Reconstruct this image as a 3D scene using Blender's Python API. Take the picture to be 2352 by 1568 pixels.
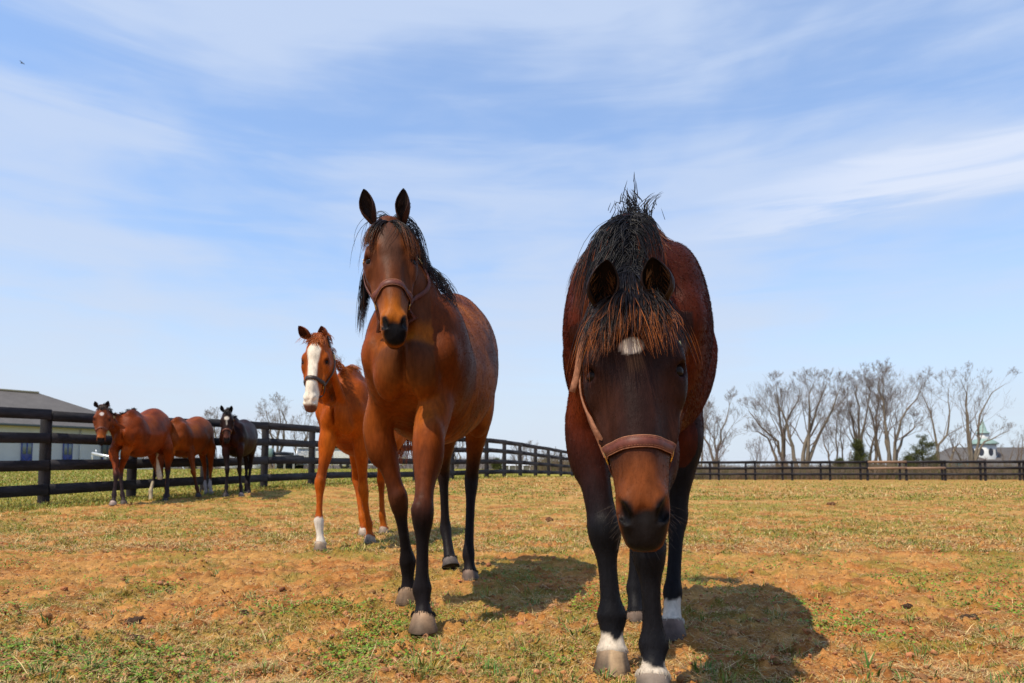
import bpy, math, random
import numpy as np
from mathutils import Vector, Matrix
from mathutils.bvhtree import BVHTree
R = math.radians
random.seed(7)
rng = np.random.default_rng(11)
for o in list(bpy.data.objects): bpy.data.objects.remove(o)
scene = bpy.context.scene
COL = scene.collection

# ---------------------------------------------------------------- camera
F = 1580.0; CAMH = 0.58; PITCH = R(3.5); SHIFT = 202.5    # pixel measures on a 2352 x 1568 picture
cam_d = bpy.data.cameras.new('camera'); cam = bpy.data.objects.new('camera', cam_d); COL.objects.link(cam)
cam_d.sensor_width = 36.0; cam_d.lens = 36.0*F/2352.0
cam_d.shift_y = SHIFT/2352.0
cam_d.clip_start = 0.05; cam_d.clip_end = 9000
cam.location = (0, 0, CAMH); cam.rotation_euler = (R(90)+PITCH, 0, 0)
cam_d.dof.use_dof = True; cam_d.dof.focus_distance = 1.9; cam_d.dof.aperture_fstop = 7.0
scene.camera = cam
scene.render.resolution_x = 1024; scene.render.resolution_y = 683

def at(px, py, Y):
    """point at depth Y that the picture shows at (px, py)"""
    v = (784+SHIFT-py)/F
    Z = Y*(v*math.cos(PITCH)+math.sin(PITCH))/(math.cos(PITCH)-v*math.sin(PITCH))
    return np.array([(px-1176)/F*(Y*math.cos(PITCH)+Z*math.sin(PITCH)), Y, Z+CAMH])

# ---------------------------------------------------------------- sky and sun
SUN = np.array([-0.48, -0.39, 1.04]); SUN = SUN/np.linalg.norm(SUN)
sun_elev = math.asin(SUN[2]); sun_az = math.atan2(SUN[0], SUN[1])
sd = bpy.data.lights.new('sun', 'SUN'); sd.energy = 5.0; sd.angle = R(0.5); sd.color = (1.0, 0.90, 0.74)
so = bpy.data.objects.new('sun', sd); COL.objects.link(so)
so.rotation_euler = Vector(SUN).to_track_quat('Z', 'Y').to_euler()
so.location = (-20, -20, 40)
world = bpy.data.worlds.new('World'); scene.world = world; world.use_nodes = True
def build_world():
    nt = world.node_tree; nt.nodes.clear(); N = nt.nodes.new; L = nt.links.new
    out = N('ShaderNodeOutputWorld'); bg = N('ShaderNodeBackground'); L(bg.outputs[0], out.inputs[0])
    sky = N('ShaderNodeTexSky'); sky.sky_type = 'NISHITA'; sky.sun_disc = False
    sky.sun_elevation = sun_elev; sky.sun_rotation = sun_az
    sky.air_density = 1.1; sky.dust_density = 0.8; sky.ozone_density = 1.6; sky.altitude = 200
    bg.inputs['Strength'].default_value = 0.115
    # thin streaky cirrus on the sky dome, laid along a slanting wind direction
    tc = N('ShaderNodeTexCoord'); sep = N('ShaderNodeSeparateXYZ'); L(tc.outputs['Generated'], sep.inputs[0])
    def noise(scale, det, rough, rot, sc, loc=(0,0,0), dist=0.6):
        mp = N('ShaderNodeMapping'); L(tc.outputs['Generated'], mp.inputs[0])
        mp.inputs['Rotation'].default_value = (0, R(rot), 0); mp.inputs['Scale'].default_value = sc; mp.inputs['Location'].default_value = loc
        n = N('ShaderNodeTexNoise'); n.inputs['Scale'].default_value = scale; n.inputs['Detail'].default_value = det
        n.inputs['Roughness'].default_value = rough; n.inputs['Distortion'].default_value = dist
        L(mp.outputs[0], n.inputs['Vector']); return n.outputs['Fac']
    def M(op, a, b=0.0):
        m = N('ShaderNodeMath'); m.operation = op
        for i, v in enumerate((a, b)):
            if isinstance(v, (int, float)): m.inputs[i].default_value = v
            else: L(v, m.inputs[i])
        return m.outputs[0]
    def rng_(v, a, b, c, d):
        r = N('ShaderNodeMapRange'); r.interpolation_type = 'SMOOTHSTEP'; L(v, r.inputs[0])
        for i, q in enumerate((a, b, c, d)): r.inputs[i+1].default_value = q
        return r.outputs[0]
    big = noise(2.3, 4, 0.55, 24, (1.0, 1.0, 1.9), (0.15, 0.0, 1.55), 0.4)
    st = noise(2.2, 6, 0.50, 20, (0.8, 0.8, 4.6), (0.2, 0.3, 0.4), 0.5)
    fine = noise(5.5, 5, 0.55, 26, (0.7, 0.7, 5.0), (0.9, 2.2, 0), 0.9)
    c = M('ADD', M('ADD', M('MULTIPLY', big, 0.48), M('MULTIPLY', st, 0.42)), M('MULTIPLY', fine, 0.22))
    cl = rng_(c, 0.43, 0.66, 0.34, 0.90)
    # one brighter feathered streak of cirrus in the north east
    yy = M('MAXIMUM', sep.outputs[1], 0.05); gx = M('DIVIDE', sep.outputs[0], yy); gz_ = M('DIVIDE', sep.outputs[2], yy)
    wob = M('MULTIPLY', M('SUBTRACT', fine, 0.5), 0.22)
    dist = M('ABSOLUTE', M('ADD', M('SUBTRACT', gz_, M('ADD', M('MULTIPLY', gx, 0.25), 0.298)), wob))
    wid = rng_(gx, 0.1, 0.75, 0.035, 0.085)
    sk = M('MULTIPLY', M('MULTIPLY', rng_(M('DIVIDE', dist, wid), 0.0, 1.0, 1.0, 0.0), rng_(gx, 0.16, 0.60, 0.0, 1.0)), rng_(sep.outputs[1], 0.1, 0.3, 0.0, 1.0))
    cl = M('MULTIPLY', cl, rng_(sep.outputs[2], 0.58, 0.80, 1.0, 0.25))
    tint = N('ShaderNodeMix'); tint.data_type = 'RGBA'; tint.blend_type = 'MULTIPLY'; tint.inputs[0].default_value = 1; L(sky.outputs[0], tint.inputs[6]); tint.inputs[7].default_value = (1.12, 1.62, 2.05, 1)
    mix = N('ShaderNodeMix'); mix.data_type = 'RGBA'; L(cl, mix.inputs[0]); L(tint.outputs[2], mix.inputs[6]); mix.inputs[7].default_value = (5.1, 6.1, 8.0, 1)
    hz = rng_(sep.outputs[2], -0.02, 0.38, 0.95, 0.0)
    mix2 = N('ShaderNodeMix'); mix2.data_type = 'RGBA'; L(hz, mix2.inputs[0]); L(mix.outputs[2], mix2.inputs[6])
    mix2.inputs[7].default_value = (6.1, 6.8, 7.7, 1)
    mix3 = N('ShaderNodeMix'); mix3.data_type = 'RGBA'; L(M('MULTIPLY', M('MINIMUM', sk, 1.0), 0.85), mix3.inputs[0]); L(mix2.outputs[2], mix3.inputs[6]); mix3.inputs[7].default_value = (6.7, 7.3, 8.6, 1)
    L(mix3.outputs[2], bg.inputs['Color'])
build_world()
vs = scene.view_settings; vs.view_transform = 'Standard'; vs.look = 'None'; vs.exposure = 0.0; vs.gamma = 1.0; vs.use_curve_mapping = False

# ---------------------------------------------------------------- helpers
def tag(o, label=None, cat=None, group=None, kind=None):
    if label: o['label'] = label
    if cat: o['category'] = cat
    if group: o['group'] = group
    if kind: o['kind'] = kind
    return o
def empty(name, loc=(0,0,0), rz=0.0):
    o = bpy.data.objects.new(name, None); COL.objects.link(o); o.location = loc; o.rotation_euler = (0, 0, rz)
    o.empty_display_size = 0.2
    return o
def fast_mesh(name, V, faces, cols=None, smooth=True):
    """faces: list of int arrays (n, k) with fixed k each"""
    me = bpy.data.meshes.new(name)
    V = np.ascontiguousarray(V, dtype=np.float32)
    if not isinstance(faces, (list, tuple)): faces = [faces]
    faces = [np.asarray(f, dtype=np.int32) for f in faces if len(f)]
    idx = np.concatenate([f.ravel() for f in faces])
    sizes = np.concatenate([np.full(len(f), f.shape[1], dtype=np.int32) for f in faces])
    starts = np.concatenate([[0], np.cumsum(sizes)[:-1]]).astype(np.int32)
    me.vertices.add(len(V)); me.vertices.foreach_set('co', V.ravel())
    me.loops.add(len(idx)); me.loops.foreach_set('vertex_index', idx)
    me.polygons.add(len(sizes)); me.polygons.foreach_set('loop_start', starts); me.polygons.foreach_set('loop_total', sizes)
    if smooth: me.polygons.foreach_set('use_smooth', np.ones(len(sizes), dtype=bool))
    me.update(calc_edges=True)
    if cols is not None:
        a = me.color_attributes.new('col', 'FLOAT_COLOR', 'POINT')
        c = np.ones((len(V), 4), dtype=np.float32); c[:, :3] = cols
        a.data.foreach_set('color', c.ravel())
    return me
def obj(name, me, mat=None, parent=None):
    o = bpy.data.objects.new(name, me); COL.objects.link(o)
    if mat is not None: me.materials.append(mat)
    if parent is not None: o.parent = parent
    return o

class MB:
    """collects shapes into one mesh"""
    def __init__(self): self.V = []; self.Q = []; self.T = []; self.n = 0; self.C = []; self.c = (1, 1, 1)
    def add(self, V, Q=(), T=()):
        V = np.asarray(V, dtype=float).reshape(-1, 3)
        self.V.append(V); self.C.append(np.tile(np.array(self.c, dtype=float), (len(V), 1)))
        if len(Q): self.Q.append(np.asarray(Q)+self.n)
        if len(T): self.T.append(np.asarray(T)+self.n)
        self.n += len(V); return self
    def box(self, c, s, rz=0.0, M=None):
        c = np.array(c, dtype=float); h = np.array(s, dtype=float)/2
        P = np.array([[x, y, z] for x in (-1, 1) for y in (-1, 1) for z in (-1, 1)])*h
        if M is not None: P = P@np.asarray(M).T
        if rz:
            a, b = math.cos(rz), math.sin(rz); P = P@np.array([[a, -b, 0], [b, a, 0], [0, 0, 1]]).T
        return self.add(P+c, [[0,1,3,2],[4,6,7,5],[0,4,5,1],[2,3,7,6],[0,2,6,4],[1,5,7,3]])
    def beam(self, a, b, w, h, up=(0,0,1)):
        a = np.array(a, float); b = np.array(b, float); d = b-a; L = np.linalg.norm(d); d = d/L
        s = np.cross(d, up); s /= np.linalg.norm(s)+1e-9; u = np.cross(s, d)
        M = np.stack([s, d, u], axis=1)
        return self.box((a+b)/2, (w, L, h), M=M)
    def tube(self, pts, rad, n=8, caps=True):
        V, Q = tube_arrays(np.array(pts, float), np.broadcast_to(np.array(rad, float), (len(pts),)), n)
        k = len(pts); T = []
        if caps:
            V = np.vstack([V, pts[0], pts[-1]]); a, b = k*n, k*n+1
            T = [[a, (i+1) % n, i] for i in range(n)]+[[b, (k-1)*n+i, (k-1)*n+(i+1) % n] for i in range(n)]
        return self.add(V, Q, T)
    def poly(self, P, thick=None):
        P = np.asarray(P, float); n = len(P)
        if n == 4: return self.add(P, [[0,1,2,3]])
        return self.add(P, (), [[0, i, i+1] for i in range(1, n-1)])
    def build(self, name, mat, parent=None, smooth=False, col=False):
        f = []
        if self.Q: f.append(np.concatenate(self.Q))
        if self.T: f.append(np.concatenate(self.T))
        me = fast_mesh(name, np.concatenate(self.V), f, np.concatenate(self.C) if col else None, smooth)
        return obj(name, me, mat, parent)

def frames(P):
    T = np.gradient(P, axis=0); T /= np.linalg.norm(T, axis=1, keepdims=True)+1e-9
    return T
def tube_arrays(P, r, n):
    T = frames(P); ref = np.array([0.0, 0, 1]) if abs(T[0, 2]) < 0.9 else np.array([1.0, 0, 0])
    S = np.cross(T, ref); S /= np.linalg.norm(S, axis=1, keepdims=True)+1e-9; U = np.cross(S, T)
    a = np.arange(n)*2*math.pi/n
    V = P[:, None, :]+r[:, None, None]*(np.cos(a)[None, :, None]*S[:, None, :]+np.sin(a)[None, :, None]*U[:, None, :])
    k = len(P); i = np.arange(k-1)[:, None]*n; j = np.arange(n)[None, :]; j2 = (j+1) % n
    Q = np.stack([i+j, i+j2, i+n+j2, i+n+j], axis=-1).reshape(-1, 4)
    return V.reshape(-1, 3), Q
def strands_mesh(P, W, C=None, sides=3):
    """P (N,K,3) polylines, W (K,) or (N,K) radius -> thin tubes"""
    N_, K = P.shape[:2]
    W = np.broadcast_to(W, (N_, K))
    T = np.gradient(P, axis=1); T /= np.linalg.norm(T, axis=2, keepdims=True)+1e-9
    ref = rng.normal(size=(N_, 1, 3)); S = np.cross(T, ref); S /= np.linalg.norm(S, axis=2, keepdims=True)+1e-9
    U = np.cross(S, T)
    a = np.arange(sides)*2*math.pi/sides
    V = P[:, :, None, :]+W[:, :, None, None]*(np.cos(a)[None, None, :, None]*S[:, :, None, :]+np.sin(a)[None, None, :, None]*U[:, :, None, :])
    n0 = (np.arange(N_)*K*sides)[:, None, None]; i = (np.arange(K-1)*sides)[None, :, None]; j = np.arange(sides)[None, None, :]; j2 = (j+1) % sides
    Q = np.stack([n0+i+j, n0+i+j2, n0+i+sides+j2, n0+i+sides+j], axis=-1).reshape(-1, 4)
    Cc = None
    if C is not None: Cc = np.repeat(C[:, :, None, :], sides, axis=2).reshape(-1, 3)
    return V.reshape(-1, 3), Q, Cc

def _hash(ix, iy, iz, seed):
    h = (ix*374761393+iy*668265263+iz*2147483647+seed*974634777) & 0xffffffff
    h = ((h ^ (h >> 13))*1274126177) & 0xffffffff
    h = ((h ^ (h >> 16))*2246822519) & 0xffffffff
    return ((h ^ (h >> 15)) & 0xffff)/65535.0
def vnoise(x, y, z=None, seed=0):
    x = np.asarray(x, float); y = np.asarray(y, float); z = np.zeros_like(x) if z is None else np.asarray(z, float)
    ix, iy, iz = np.floor(x).astype(np.int64), np.floor(y).astype(np.int64), np.floor(z).astype(np.int64)
    fx, fy, fz = x-ix, y-iy, z-iz
    fx, fy, fz = [t*t*(3-2*t) for t in (fx, fy, fz)]
    r = 0
    for dx in (0, 1):
        for dy in (0, 1):
            for dz in (0, 1):
                w = (fx if dx else 1-fx)*(fy if dy else 1-fy)*(fz if dz else 1-fz)
                r = r+w*_hash(ix+dx, iy+dy, iz+dz, seed)
    return r
def fbm(x, y, sc, octv=4, seed=0, gain=0.5):
    r = 0; a = 1; t = 0
    for o in range(octv):
        r = r+a*vnoise(np.asarray(x)*sc*2**o+17.3*o, np.asarray(y)*sc*2**o-9.1*o, None, seed+o); t += a; a *= gain
    return r/t
def sstep(a, b, x):
    t = np.clip((x-a)/(b-a), 0, 1); return t*t*(3-2*t)

# ---------------------------------------------------------------- materials
def mat(name, base=(0.5,0.5,0.5), rough=0.7, spec=0.4, metal=0.0, attr=False, noise=None, bump=None, sheen=0.0, coat=0.0, trans=0.0):
    """noise=(scale, amount, (sx,sy,sz)) varies the colour; bump=(scale, strength, distance, (sx,sy,sz))"""
    m = bpy.data.materials.new(name); m.use_nodes = True; nt = m.node_tree; N = nt.nodes.new; L = nt.links.new
    b = nt.nodes['Principled BSDF']
    b.inputs['Roughness'].default_value = rough; b.inputs['Specular IOR Level'].default_value = spec; b.inputs['Metallic'].default_value = metal
    b.inputs['Sheen Weight'].default_value = sheen; b.inputs['Coat Weight'].default_value = coat
    tc = N('ShaderNodeTexCoord')
    if attr:
        at_ = N('ShaderNodeVertexColor'); at_.layer_name = 'col'; colr = at_.outputs[0]
    else:
        rgb = N('ShaderNodeRGB'); rgb.outputs[0].default_value = (*base, 1); colr = rgb.outputs[0]
    def nz(sc, det, scale3):
        mp = N('ShaderNodeMapping'); mp.inputs['Scale'].default_value = scale3; L(tc.outputs['Object'], mp.inputs[0])
        n = N('ShaderNodeTexNoise'); n.inputs['Scale'].default_value = sc; n.inputs['Detail'].default_value = det; n.inputs['Roughness'].default_value = 0.6
        L(mp.outputs[0], n.inputs['Vector']); return n.outputs['Fac']
    if noise:
        for (sc, amt, s3) in (noise if isinstance(noise, list) else [noise]):
            f = nz(sc, 6, s3)
            mr = N('ShaderNodeMapRange'); mr.inputs[1].default_value = 0.3; mr.inputs[2].default_value = 0.7
            mr.inputs[3].default_value = 1-amt; mr.inputs[4].default_value = 1+amt; L(f, mr.inputs[0])
            vm = N('ShaderNodeVectorMath'); vm.operation = 'SCALE'; L(colr, vm.inputs[0]); L(mr.outputs[0], vm.inputs['Scale']); colr = vm.outputs[0]
    L(colr, b.inputs['Base Color'])
    if bump:
        prev = None
        for (sc, st, di, s3) in (bump if isinstance(bump, list) else [bump]):
            f = nz(sc, 5, s3); bp = N('ShaderNodeBump'); bp.inputs['Strength'].default_value = st; bp.inputs['Distance'].default_value = di
            L(f, bp.inputs['Height'])
            if prev is not None: L(prev, bp.inputs['Normal'])
            prev = bp.outputs[0]
        L(prev, b.inputs['Normal'])
    return m
# ---------------------------------------------------------------- implicit surfaces (smooth unions on a grid, surface nets)
def catmull(P, n):
    P = np.asarray(P, float); m = len(P)
    d = np.concatenate([[0], np.cumsum(np.linalg.norm(np.diff(P[:, :3], axis=0), axis=1))]); d /= d[-1]
    t = np.linspace(0, 1, n); out = np.empty((n, P.shape[1]))
    tan = np.zeros_like(P)
    for i in range(m):
        a, b = max(i-1, 0), min(i+1, m-1)
        tan[i] = (P[b]-P[a])/(d[b]-d[a])
    seg = np.clip(np.searchsorted(d, t, side='right')-1, 0, m-2)
    h = d[seg+1]-d[seg]; u = (t-d[seg])/h
    h00 = 2*u**3-3*u**2+1; h10 = u**3-2*u**2+u; h01 = -2*u**3+3*u**2; h11 = u**3-u**2
    out = h00[:, None]*P[seg]+(h10*h)[:, None]*tan[seg]+h01[:, None]*P[seg+1]+(h11*h)[:, None]*tan[seg+1]
    return out
class Field:
    def __init__(self, lo, hi, vox):
        self.lo = np.array(lo, float); self.vox = vox
        self.n = np.ceil((np.array(hi)-self.lo)/vox).astype(int)+1
        self.F = np.full(tuple(self.n), 1.0, dtype=np.float32)
    def region(self, lo, hi):
        a = np.clip(np.floor((np.array(lo)-self.lo)/self.vox).astype(int), 0, self.n-1)
        b = np.clip(np.ceil((np.array(hi)-self.lo)/self.vox).astype(int)+1, 1, self.n)
        if np.any(b <= a): return None, None
        sl = tuple(slice(a[i], b[i]) for i in range(3))
        ax = [(self.lo[i]+self.vox*np.arange(a[i], b[i])).astype(np.float32) for i in range(3)]
        G = np.meshgrid(*ax, indexing='ij'); P = np.stack(G, axis=-1)
        return sl, P
    def put(self, sl, d, k, sub=False):
        A = self.F[sl]
        if sub:
            d = -d; h = np.maximum(k-np.abs(A-d), 0)/k; self.F[sl] = np.maximum(A, d)+h*h*k*0.25
        else:
            h = np.maximum(k-np.abs(A-d), 0)/k; self.F[sl] = np.minimum(A, d)-h*h*k*0.25
    def ell(self, c, r, k=0.03, M=None, sub=False):
        """ellipsoid; M columns = its axes"""
        c = np.array(c, float); r = np.array(r, float)
        M = np.eye(3) if M is None else np.asarray(M, float)
        ext = np.sqrt(((M*r)**2).sum(axis=1))+k+0.02
        sl, P = self.region(c-ext, c+ext)
        if sl is None: return
        q = (P-c.astype(np.float32))@M.astype(np.float32)
        k0 = np.sqrt(((q/r)**2).sum(-1)); k1 = np.sqrt(((q/(r*r))**2).sum(-1))
        self.put(sl, (k0*(k0-1)/np.maximum(k1, 1e-6)).astype(np.float32), k, sub)
    def loft(self, pts, lat, k=0.03, n=28, power=2.0, sub=False):
        """pts rows: x y z w ht hb taper ; lat = lateral direction (per loft) ; dorsal = lat x tangent"""
        D = catmull(pts, n); C = D[:, :3]; T = frames(C)
        lat = np.asarray(lat, float); U = lat-T*(T@lat)[:, None]; U /= np.linalg.norm(U, axis=1, keepdims=True)
        V = np.cross(U, T)
        w, ht, hb, tp = D[:, 3], D[:, 4], D[:, 5], D[:, 6]
        mx = max(w.max(), ht.max(), hb.max())+k+0.02
        sl, P = self.region(C.min(0)-mx, C.max(0)+mx)
        if sl is None: return
        sh = P.shape[:3]; P = P.reshape(-1, 3)
        best = np.full(len(P), 1e9, dtype=np.float32); bi = np.zeros(len(P), dtype=np.int16)
        for i in range(n):
            q = P-C[i].astype(np.float32); d2 = np.einsum('ij,ij->i', q, q)
            m = d2 < best; best[m] = d2[m]; bi[m] = i
        near = best < (mx*1.5)**2
        out = np.full(len(P), 1.0, dtype=np.float32)
        P = P[near]; b = bi[near].astype(int)
        step = np.linalg.norm(np.diff(C, axis=0), axis=1).mean()
        al = np.einsum('ij,ij->i', P-C[b], T[b])/step
        t = np.clip(b+al, 0, n-1.0001); i0 = t.astype(int); f = (t-i0)[:, None]
        lerp = lambda A: A[i0]*(1-f)+A[i0+1]*f if A.ndim == 2 else A[i0]*(1-f[:, 0])+A[i0+1]*f[:, 0]
        c = lerp(C); q = P-c; u = lerp(U); v = lerp(V); tt = lerp(T)
        x = np.einsum('ij,ij->i', q, u); y = np.einsum('ij,ij->i', q, v)
        e = np.einsum('ij,ij->i', q, tt)
        ww, h1, h2, tpp = lerp(w), lerp(ht), lerp(hb), lerp(tp)
        h = np.where(y > 0, h1, h2)
        ww = ww*(1-tpp*np.clip(y/h1, 0, 1)**1.0)
        ww = np.maximum(ww, 0.004)
        cap = np.minimum(ww, h)*0.9
        r = (np.abs(x/ww)**power+np.abs(y/h)**power+np.abs(e/cap)**power)**(1/power)
        ln = np.sqrt(x*x+y*y+e*e)
        d = np.where(r > 0.25, (r-1)*ln/np.maximum(r, 0.25), (r-1)*np.minimum(ww, h))
        out[near] = d
        self.put(sl, out.reshape(sh), k, sub)
    def mesh(self):
        F = self.F; ins = F < 0
        c = [ins[a:ins.shape[0]-1+a, b:ins.shape[1]-1+b, d:ins.shape[2]-1+d] for a in (0, 1) for b in (0, 1) for d in (0, 1)]
        s = sum(x.astype(np.uint8) for x in c)
        I, J, K = np.nonzero((s > 0) & (s < 8))
        idx = np.full(s.shape, -1, dtype=np.int32); idx[I, J, K] = np.arange(len(I))
        off = np.array([[a, b, d] for a in (0, 1) for b in (0, 1) for d in (0, 1)])
        v = np.stack([F[I+o[0], J+o[1], K+o[2]] for o in off], axis=1)
        acc = np.zeros((len(I), 3)); cnt = np.zeros(len(I))
        for a in range(8):
            for b in range(a+1, 8):
                if np.abs(off[a]-off[b]).sum() != 1: continue
                m = (v[:, a] < 0) != (v[:, b] < 0)
                t = v[m, a]/(v[m, a]-v[m, b])
                acc[m] += off[a]+t[:, None]*(off[b]-off[a]); cnt[m] += 1
        V = (np.stack([I, J, K], axis=1)+acc/cnt[:, None])*self.vox+self.lo
        Q = []
        for ax in range(3):
            sa = [slice(1, -1)]*3; sb = [slice(1, -1)]*3; sa[ax] = slice(0, -1); sb[ax] = slice(1, None)
            A = ins[tuple(sa)]; B = ins[tuple(sb)]
            g = np.stack(np.nonzero(A != B), axis=1)
            if not len(g): continue
            flip = A[tuple(g.T)]
            g = g+np.array([0 if i == ax else 1 for i in range(3)])
            o1, o2 = [i for i in range(3) if i != ax]
            e1 = np.zeros(3, int); e1[o1] = 1; e2 = np.zeros(3, int); e2[o2] = 1
            q = np.stack([idx[tuple((g-x).T)] for x in (e1+e2, e2, 0*e1, e1)], axis=1)
            if ax == 1: flip = ~flip
            q[~flip] = q[~flip][:, ::-1]
            Q.append(q[(q >= 0).all(1)])
        Q = np.concatenate(Q)
        # relax a little to take the grid out of the surface
        for it in range(3):
            S = np.zeros_like(V); n_ = np.zeros(len(V))
            for a, b in ((0, 1), (1, 2), (2, 3), (3, 0)):
                for p, q_ in ((a, b), (b, a)):
                    for k in range(3): S[:, k] += np.bincount(Q[:, p], weights=V[Q[:, q_], k], minlength=len(V))
                    n_ += np.bincount(Q[:, p], minlength=len(V))
            ok = n_ > 0
            lam = 0.5 if it != 1 else -0.5
            V[ok] += lam*(S[ok]/n_[ok][:, None]-V[ok])
        return V, Q
def vnormals(V, Q):
    a = V[Q[:, 2]]-V[Q[:, 0]]; b = V[Q[:, 3]]-V[Q[:, 1]]; n = np.cross(a, b)
    N_ = np.zeros_like(V)
    for c in range(4):
        for k in range(3): N_[:, k] += np.bincount(Q[:, c], weights=n[:, k], minlength=len(V))
    return N_/(np.linalg.norm(N_, axis=1, keepdims=True)+1e-12)
# ---------------------------------------------------------------- terrain
FENCE = [(-8.6, 6.4), (-7.55, 8.2), (-6.78, 10.0), (-6.40, 11.6), (-5.80, 13.0), (-5.18, 14.4), (-4.66, 16.0), (-4.08, 17.8), (-2.82, 20.1), (-1.92, 22.0), (-.88, 23.9), (-.29, 25.6), (.33, 27.6), (1.02, 29.9), (1.69, 31.8), (2.47, 34.9), (3.26, 37.3),
         (4.1, 40.0), (4.9, 42.5), (5.7, 45.0), (6.6, 47.3)]
_fy = np.array([0, 3]+[p[1] for p in FENCE]+[60, 200]); _fx = np.array([-15, -11.5]+[p[0] for p in FENCE]+[12, 60])
_zy = [0, 6, 10, 12, 14.4, 16, 20, 24, 27.6, 31.8, 37.3, 42, 47, 60]; _zz = [0, .02, .12, .165, .26, .286, .31, .385, .39, .34, .30, .15, 0, 0]
_ly = [0, 10, 15, 25, 45, 100, 400]; _lz = [.1, .22, .36, .52, .74, .9, 1.5]
def land(X, Y, fine=False):
    X = np.asarray(X, float); Y = np.asarray(Y, float)
    fz = np.interp(Y, _zy, _zz); d = X-np.interp(Y, _fy, _fx)
    w = np.exp(-(np.maximum(d, 0)/np.interp(Y, [0, 12, 24, 45], [3.4, 3.4, 6, 8]))**2)
    right = np.interp(Y, [0, 48, 60, 150, 400, 3000], [0, 0, -.05, -1.3, -2.0, -3])
    lz = np.interp(Y, _ly, _lz)
    t = sstep(0, -9, d)
    zl = fz*(1-t)+lz*t
    far = sstep(46, 75, Y)*sstep(-10, 20, X)
    z = np.where(d > 0, fz*w, zl); z = z+right*np.where(d > 0, 1, 0)*1.0
    z = z*(1-far)+right*far
    return z
def greenness(X, Y):
    a = fbm(X, Y, 3.4, 4, 21, .65); b = fbm(X, Y, .6, 2, 31); c = fbm(X, Y, 12, 2, 41)
    d = X-np.interp(Y, _fy, _fx)
    g = sstep(.475, .57, a*.58+b*.17+c*.25)
    field = sstep(1.2, -.3, d)*sstep(6, 8, Y)               # grass strip under and beyond the left fence
    return np.clip(g+field*.9*(.55+.6*a), 0, 1)
def relief(X, Y):
    return (fbm(X, Y, 13, 4, 61, .65)-.5)*.044+(fbm(X, Y, 3.2, 2, 91)-.5)*.030+np.maximum(fbm(X, Y, 26, 3, 81, .6)-.55, 0)*.10-.008
def build_ground():
    rows = list(np.linspace(-30, 0.6, 16)); y = .9
    while y < 62: rows.append(y); y *= 1.0068
    while y < 5000: rows.append(y); y *= 1.09
    rows = np.array(rows)
    u = np.linspace(-1, 1, 620); ext = np.array([1.3, 1.9, 3, 5, 9, 16]); u = np.concatenate([-ext[::-1], u, ext])
    half = 0.92*np.maximum(rows, 0)+1.3
    X = half[:, None]*u[None, :]; Y = np.repeat(rows[:, None], len(u), 1)
    Z = land(X, Y)
    near = sstep(22, 9, Y)*(Y > 0)
    Z = Z+near*relief(X, Y)
    # keep the soil level where the hooves stand
    g = greenness(X, Y); dry = fbm(X, Y, 3.2, 4, 101); tone = fbm(X, Y, 11, 4, 111)
    soil = np.array([.33, .125, .030]); soil2 = np.array([.46, .205, .058]); dark = np.array([.125, .050, .017]); straw = np.array([.44, .26, .075]); grn = np.array([.14, .155, .018]); olive = np.array([.25, .225, .040])
    t = sstep(.35, .68, tone)[..., None]; C = soil*(1-t)+soil2*t
    t = (sstep(.54, .74, fbm(X, Y, 6, 4, 121, .6))*.6)[..., None]; C = C*(1-t)+dark*t
    t = (sstep(.56, .72, fbm(X, Y, 24, 3, 141, .6))*.45)[..., None]; C = C*(1-t)+dark*t
    t = (sstep(.40, .62, dry)*np.interp(Y, [2, 6, 10, 30], [.28, .45, .70, .75]))[..., None]; C = C*(1-t)+straw*t
    t = (g*np.interp(Y, [2, 6, 10, 30, 60], [.42, .50, .58, .6, .65]))[..., None]; gg = sstep(5, 30, Y)[..., None]; C = C*(1-t)+(grn*(1-gg)+olive*gg)*t
    d = X-np.interp(Y, _fy, _fx)
    t = (sstep(.3, -1.5, d)*sstep(6, 8, Y)*.85)[..., None]; yl = np.array([.33, .28, .050]); C = C*(1-t)+(yl*(.8+.4*fbm(X, Y, .8, 4, 131)[..., None]))*t
    farbr = (sstep(60, 120, Y))[..., None]; C = C*(1-farbr)+np.array([.20, .15, .075])*farbr
    n, m = X.shape
    i = np.arange(n-1)[:, None]*m+np.arange(m-1)[None, :]
    Q = np.stack([i, i+1, i+m+1, i+m], axis=-1).reshape(-1, 4)
    me = fast_mesh('ground', np.stack([X, Y, Z], -1).reshape(-1, 3), [Q], C.reshape(-1, 3))
    M = mat('soil', attr=True, rough=0.95, spec=0.12, noise=[(34, .22, (1, 1, 1)), (160, .28, (1, 1, 1))], bump=[(110, .7, .006, (1, 1, 1)), (30, .5, .02, (1, 1, 1))])
    tag(obj('ground', me, M), kind='structure')
build_ground()
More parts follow.
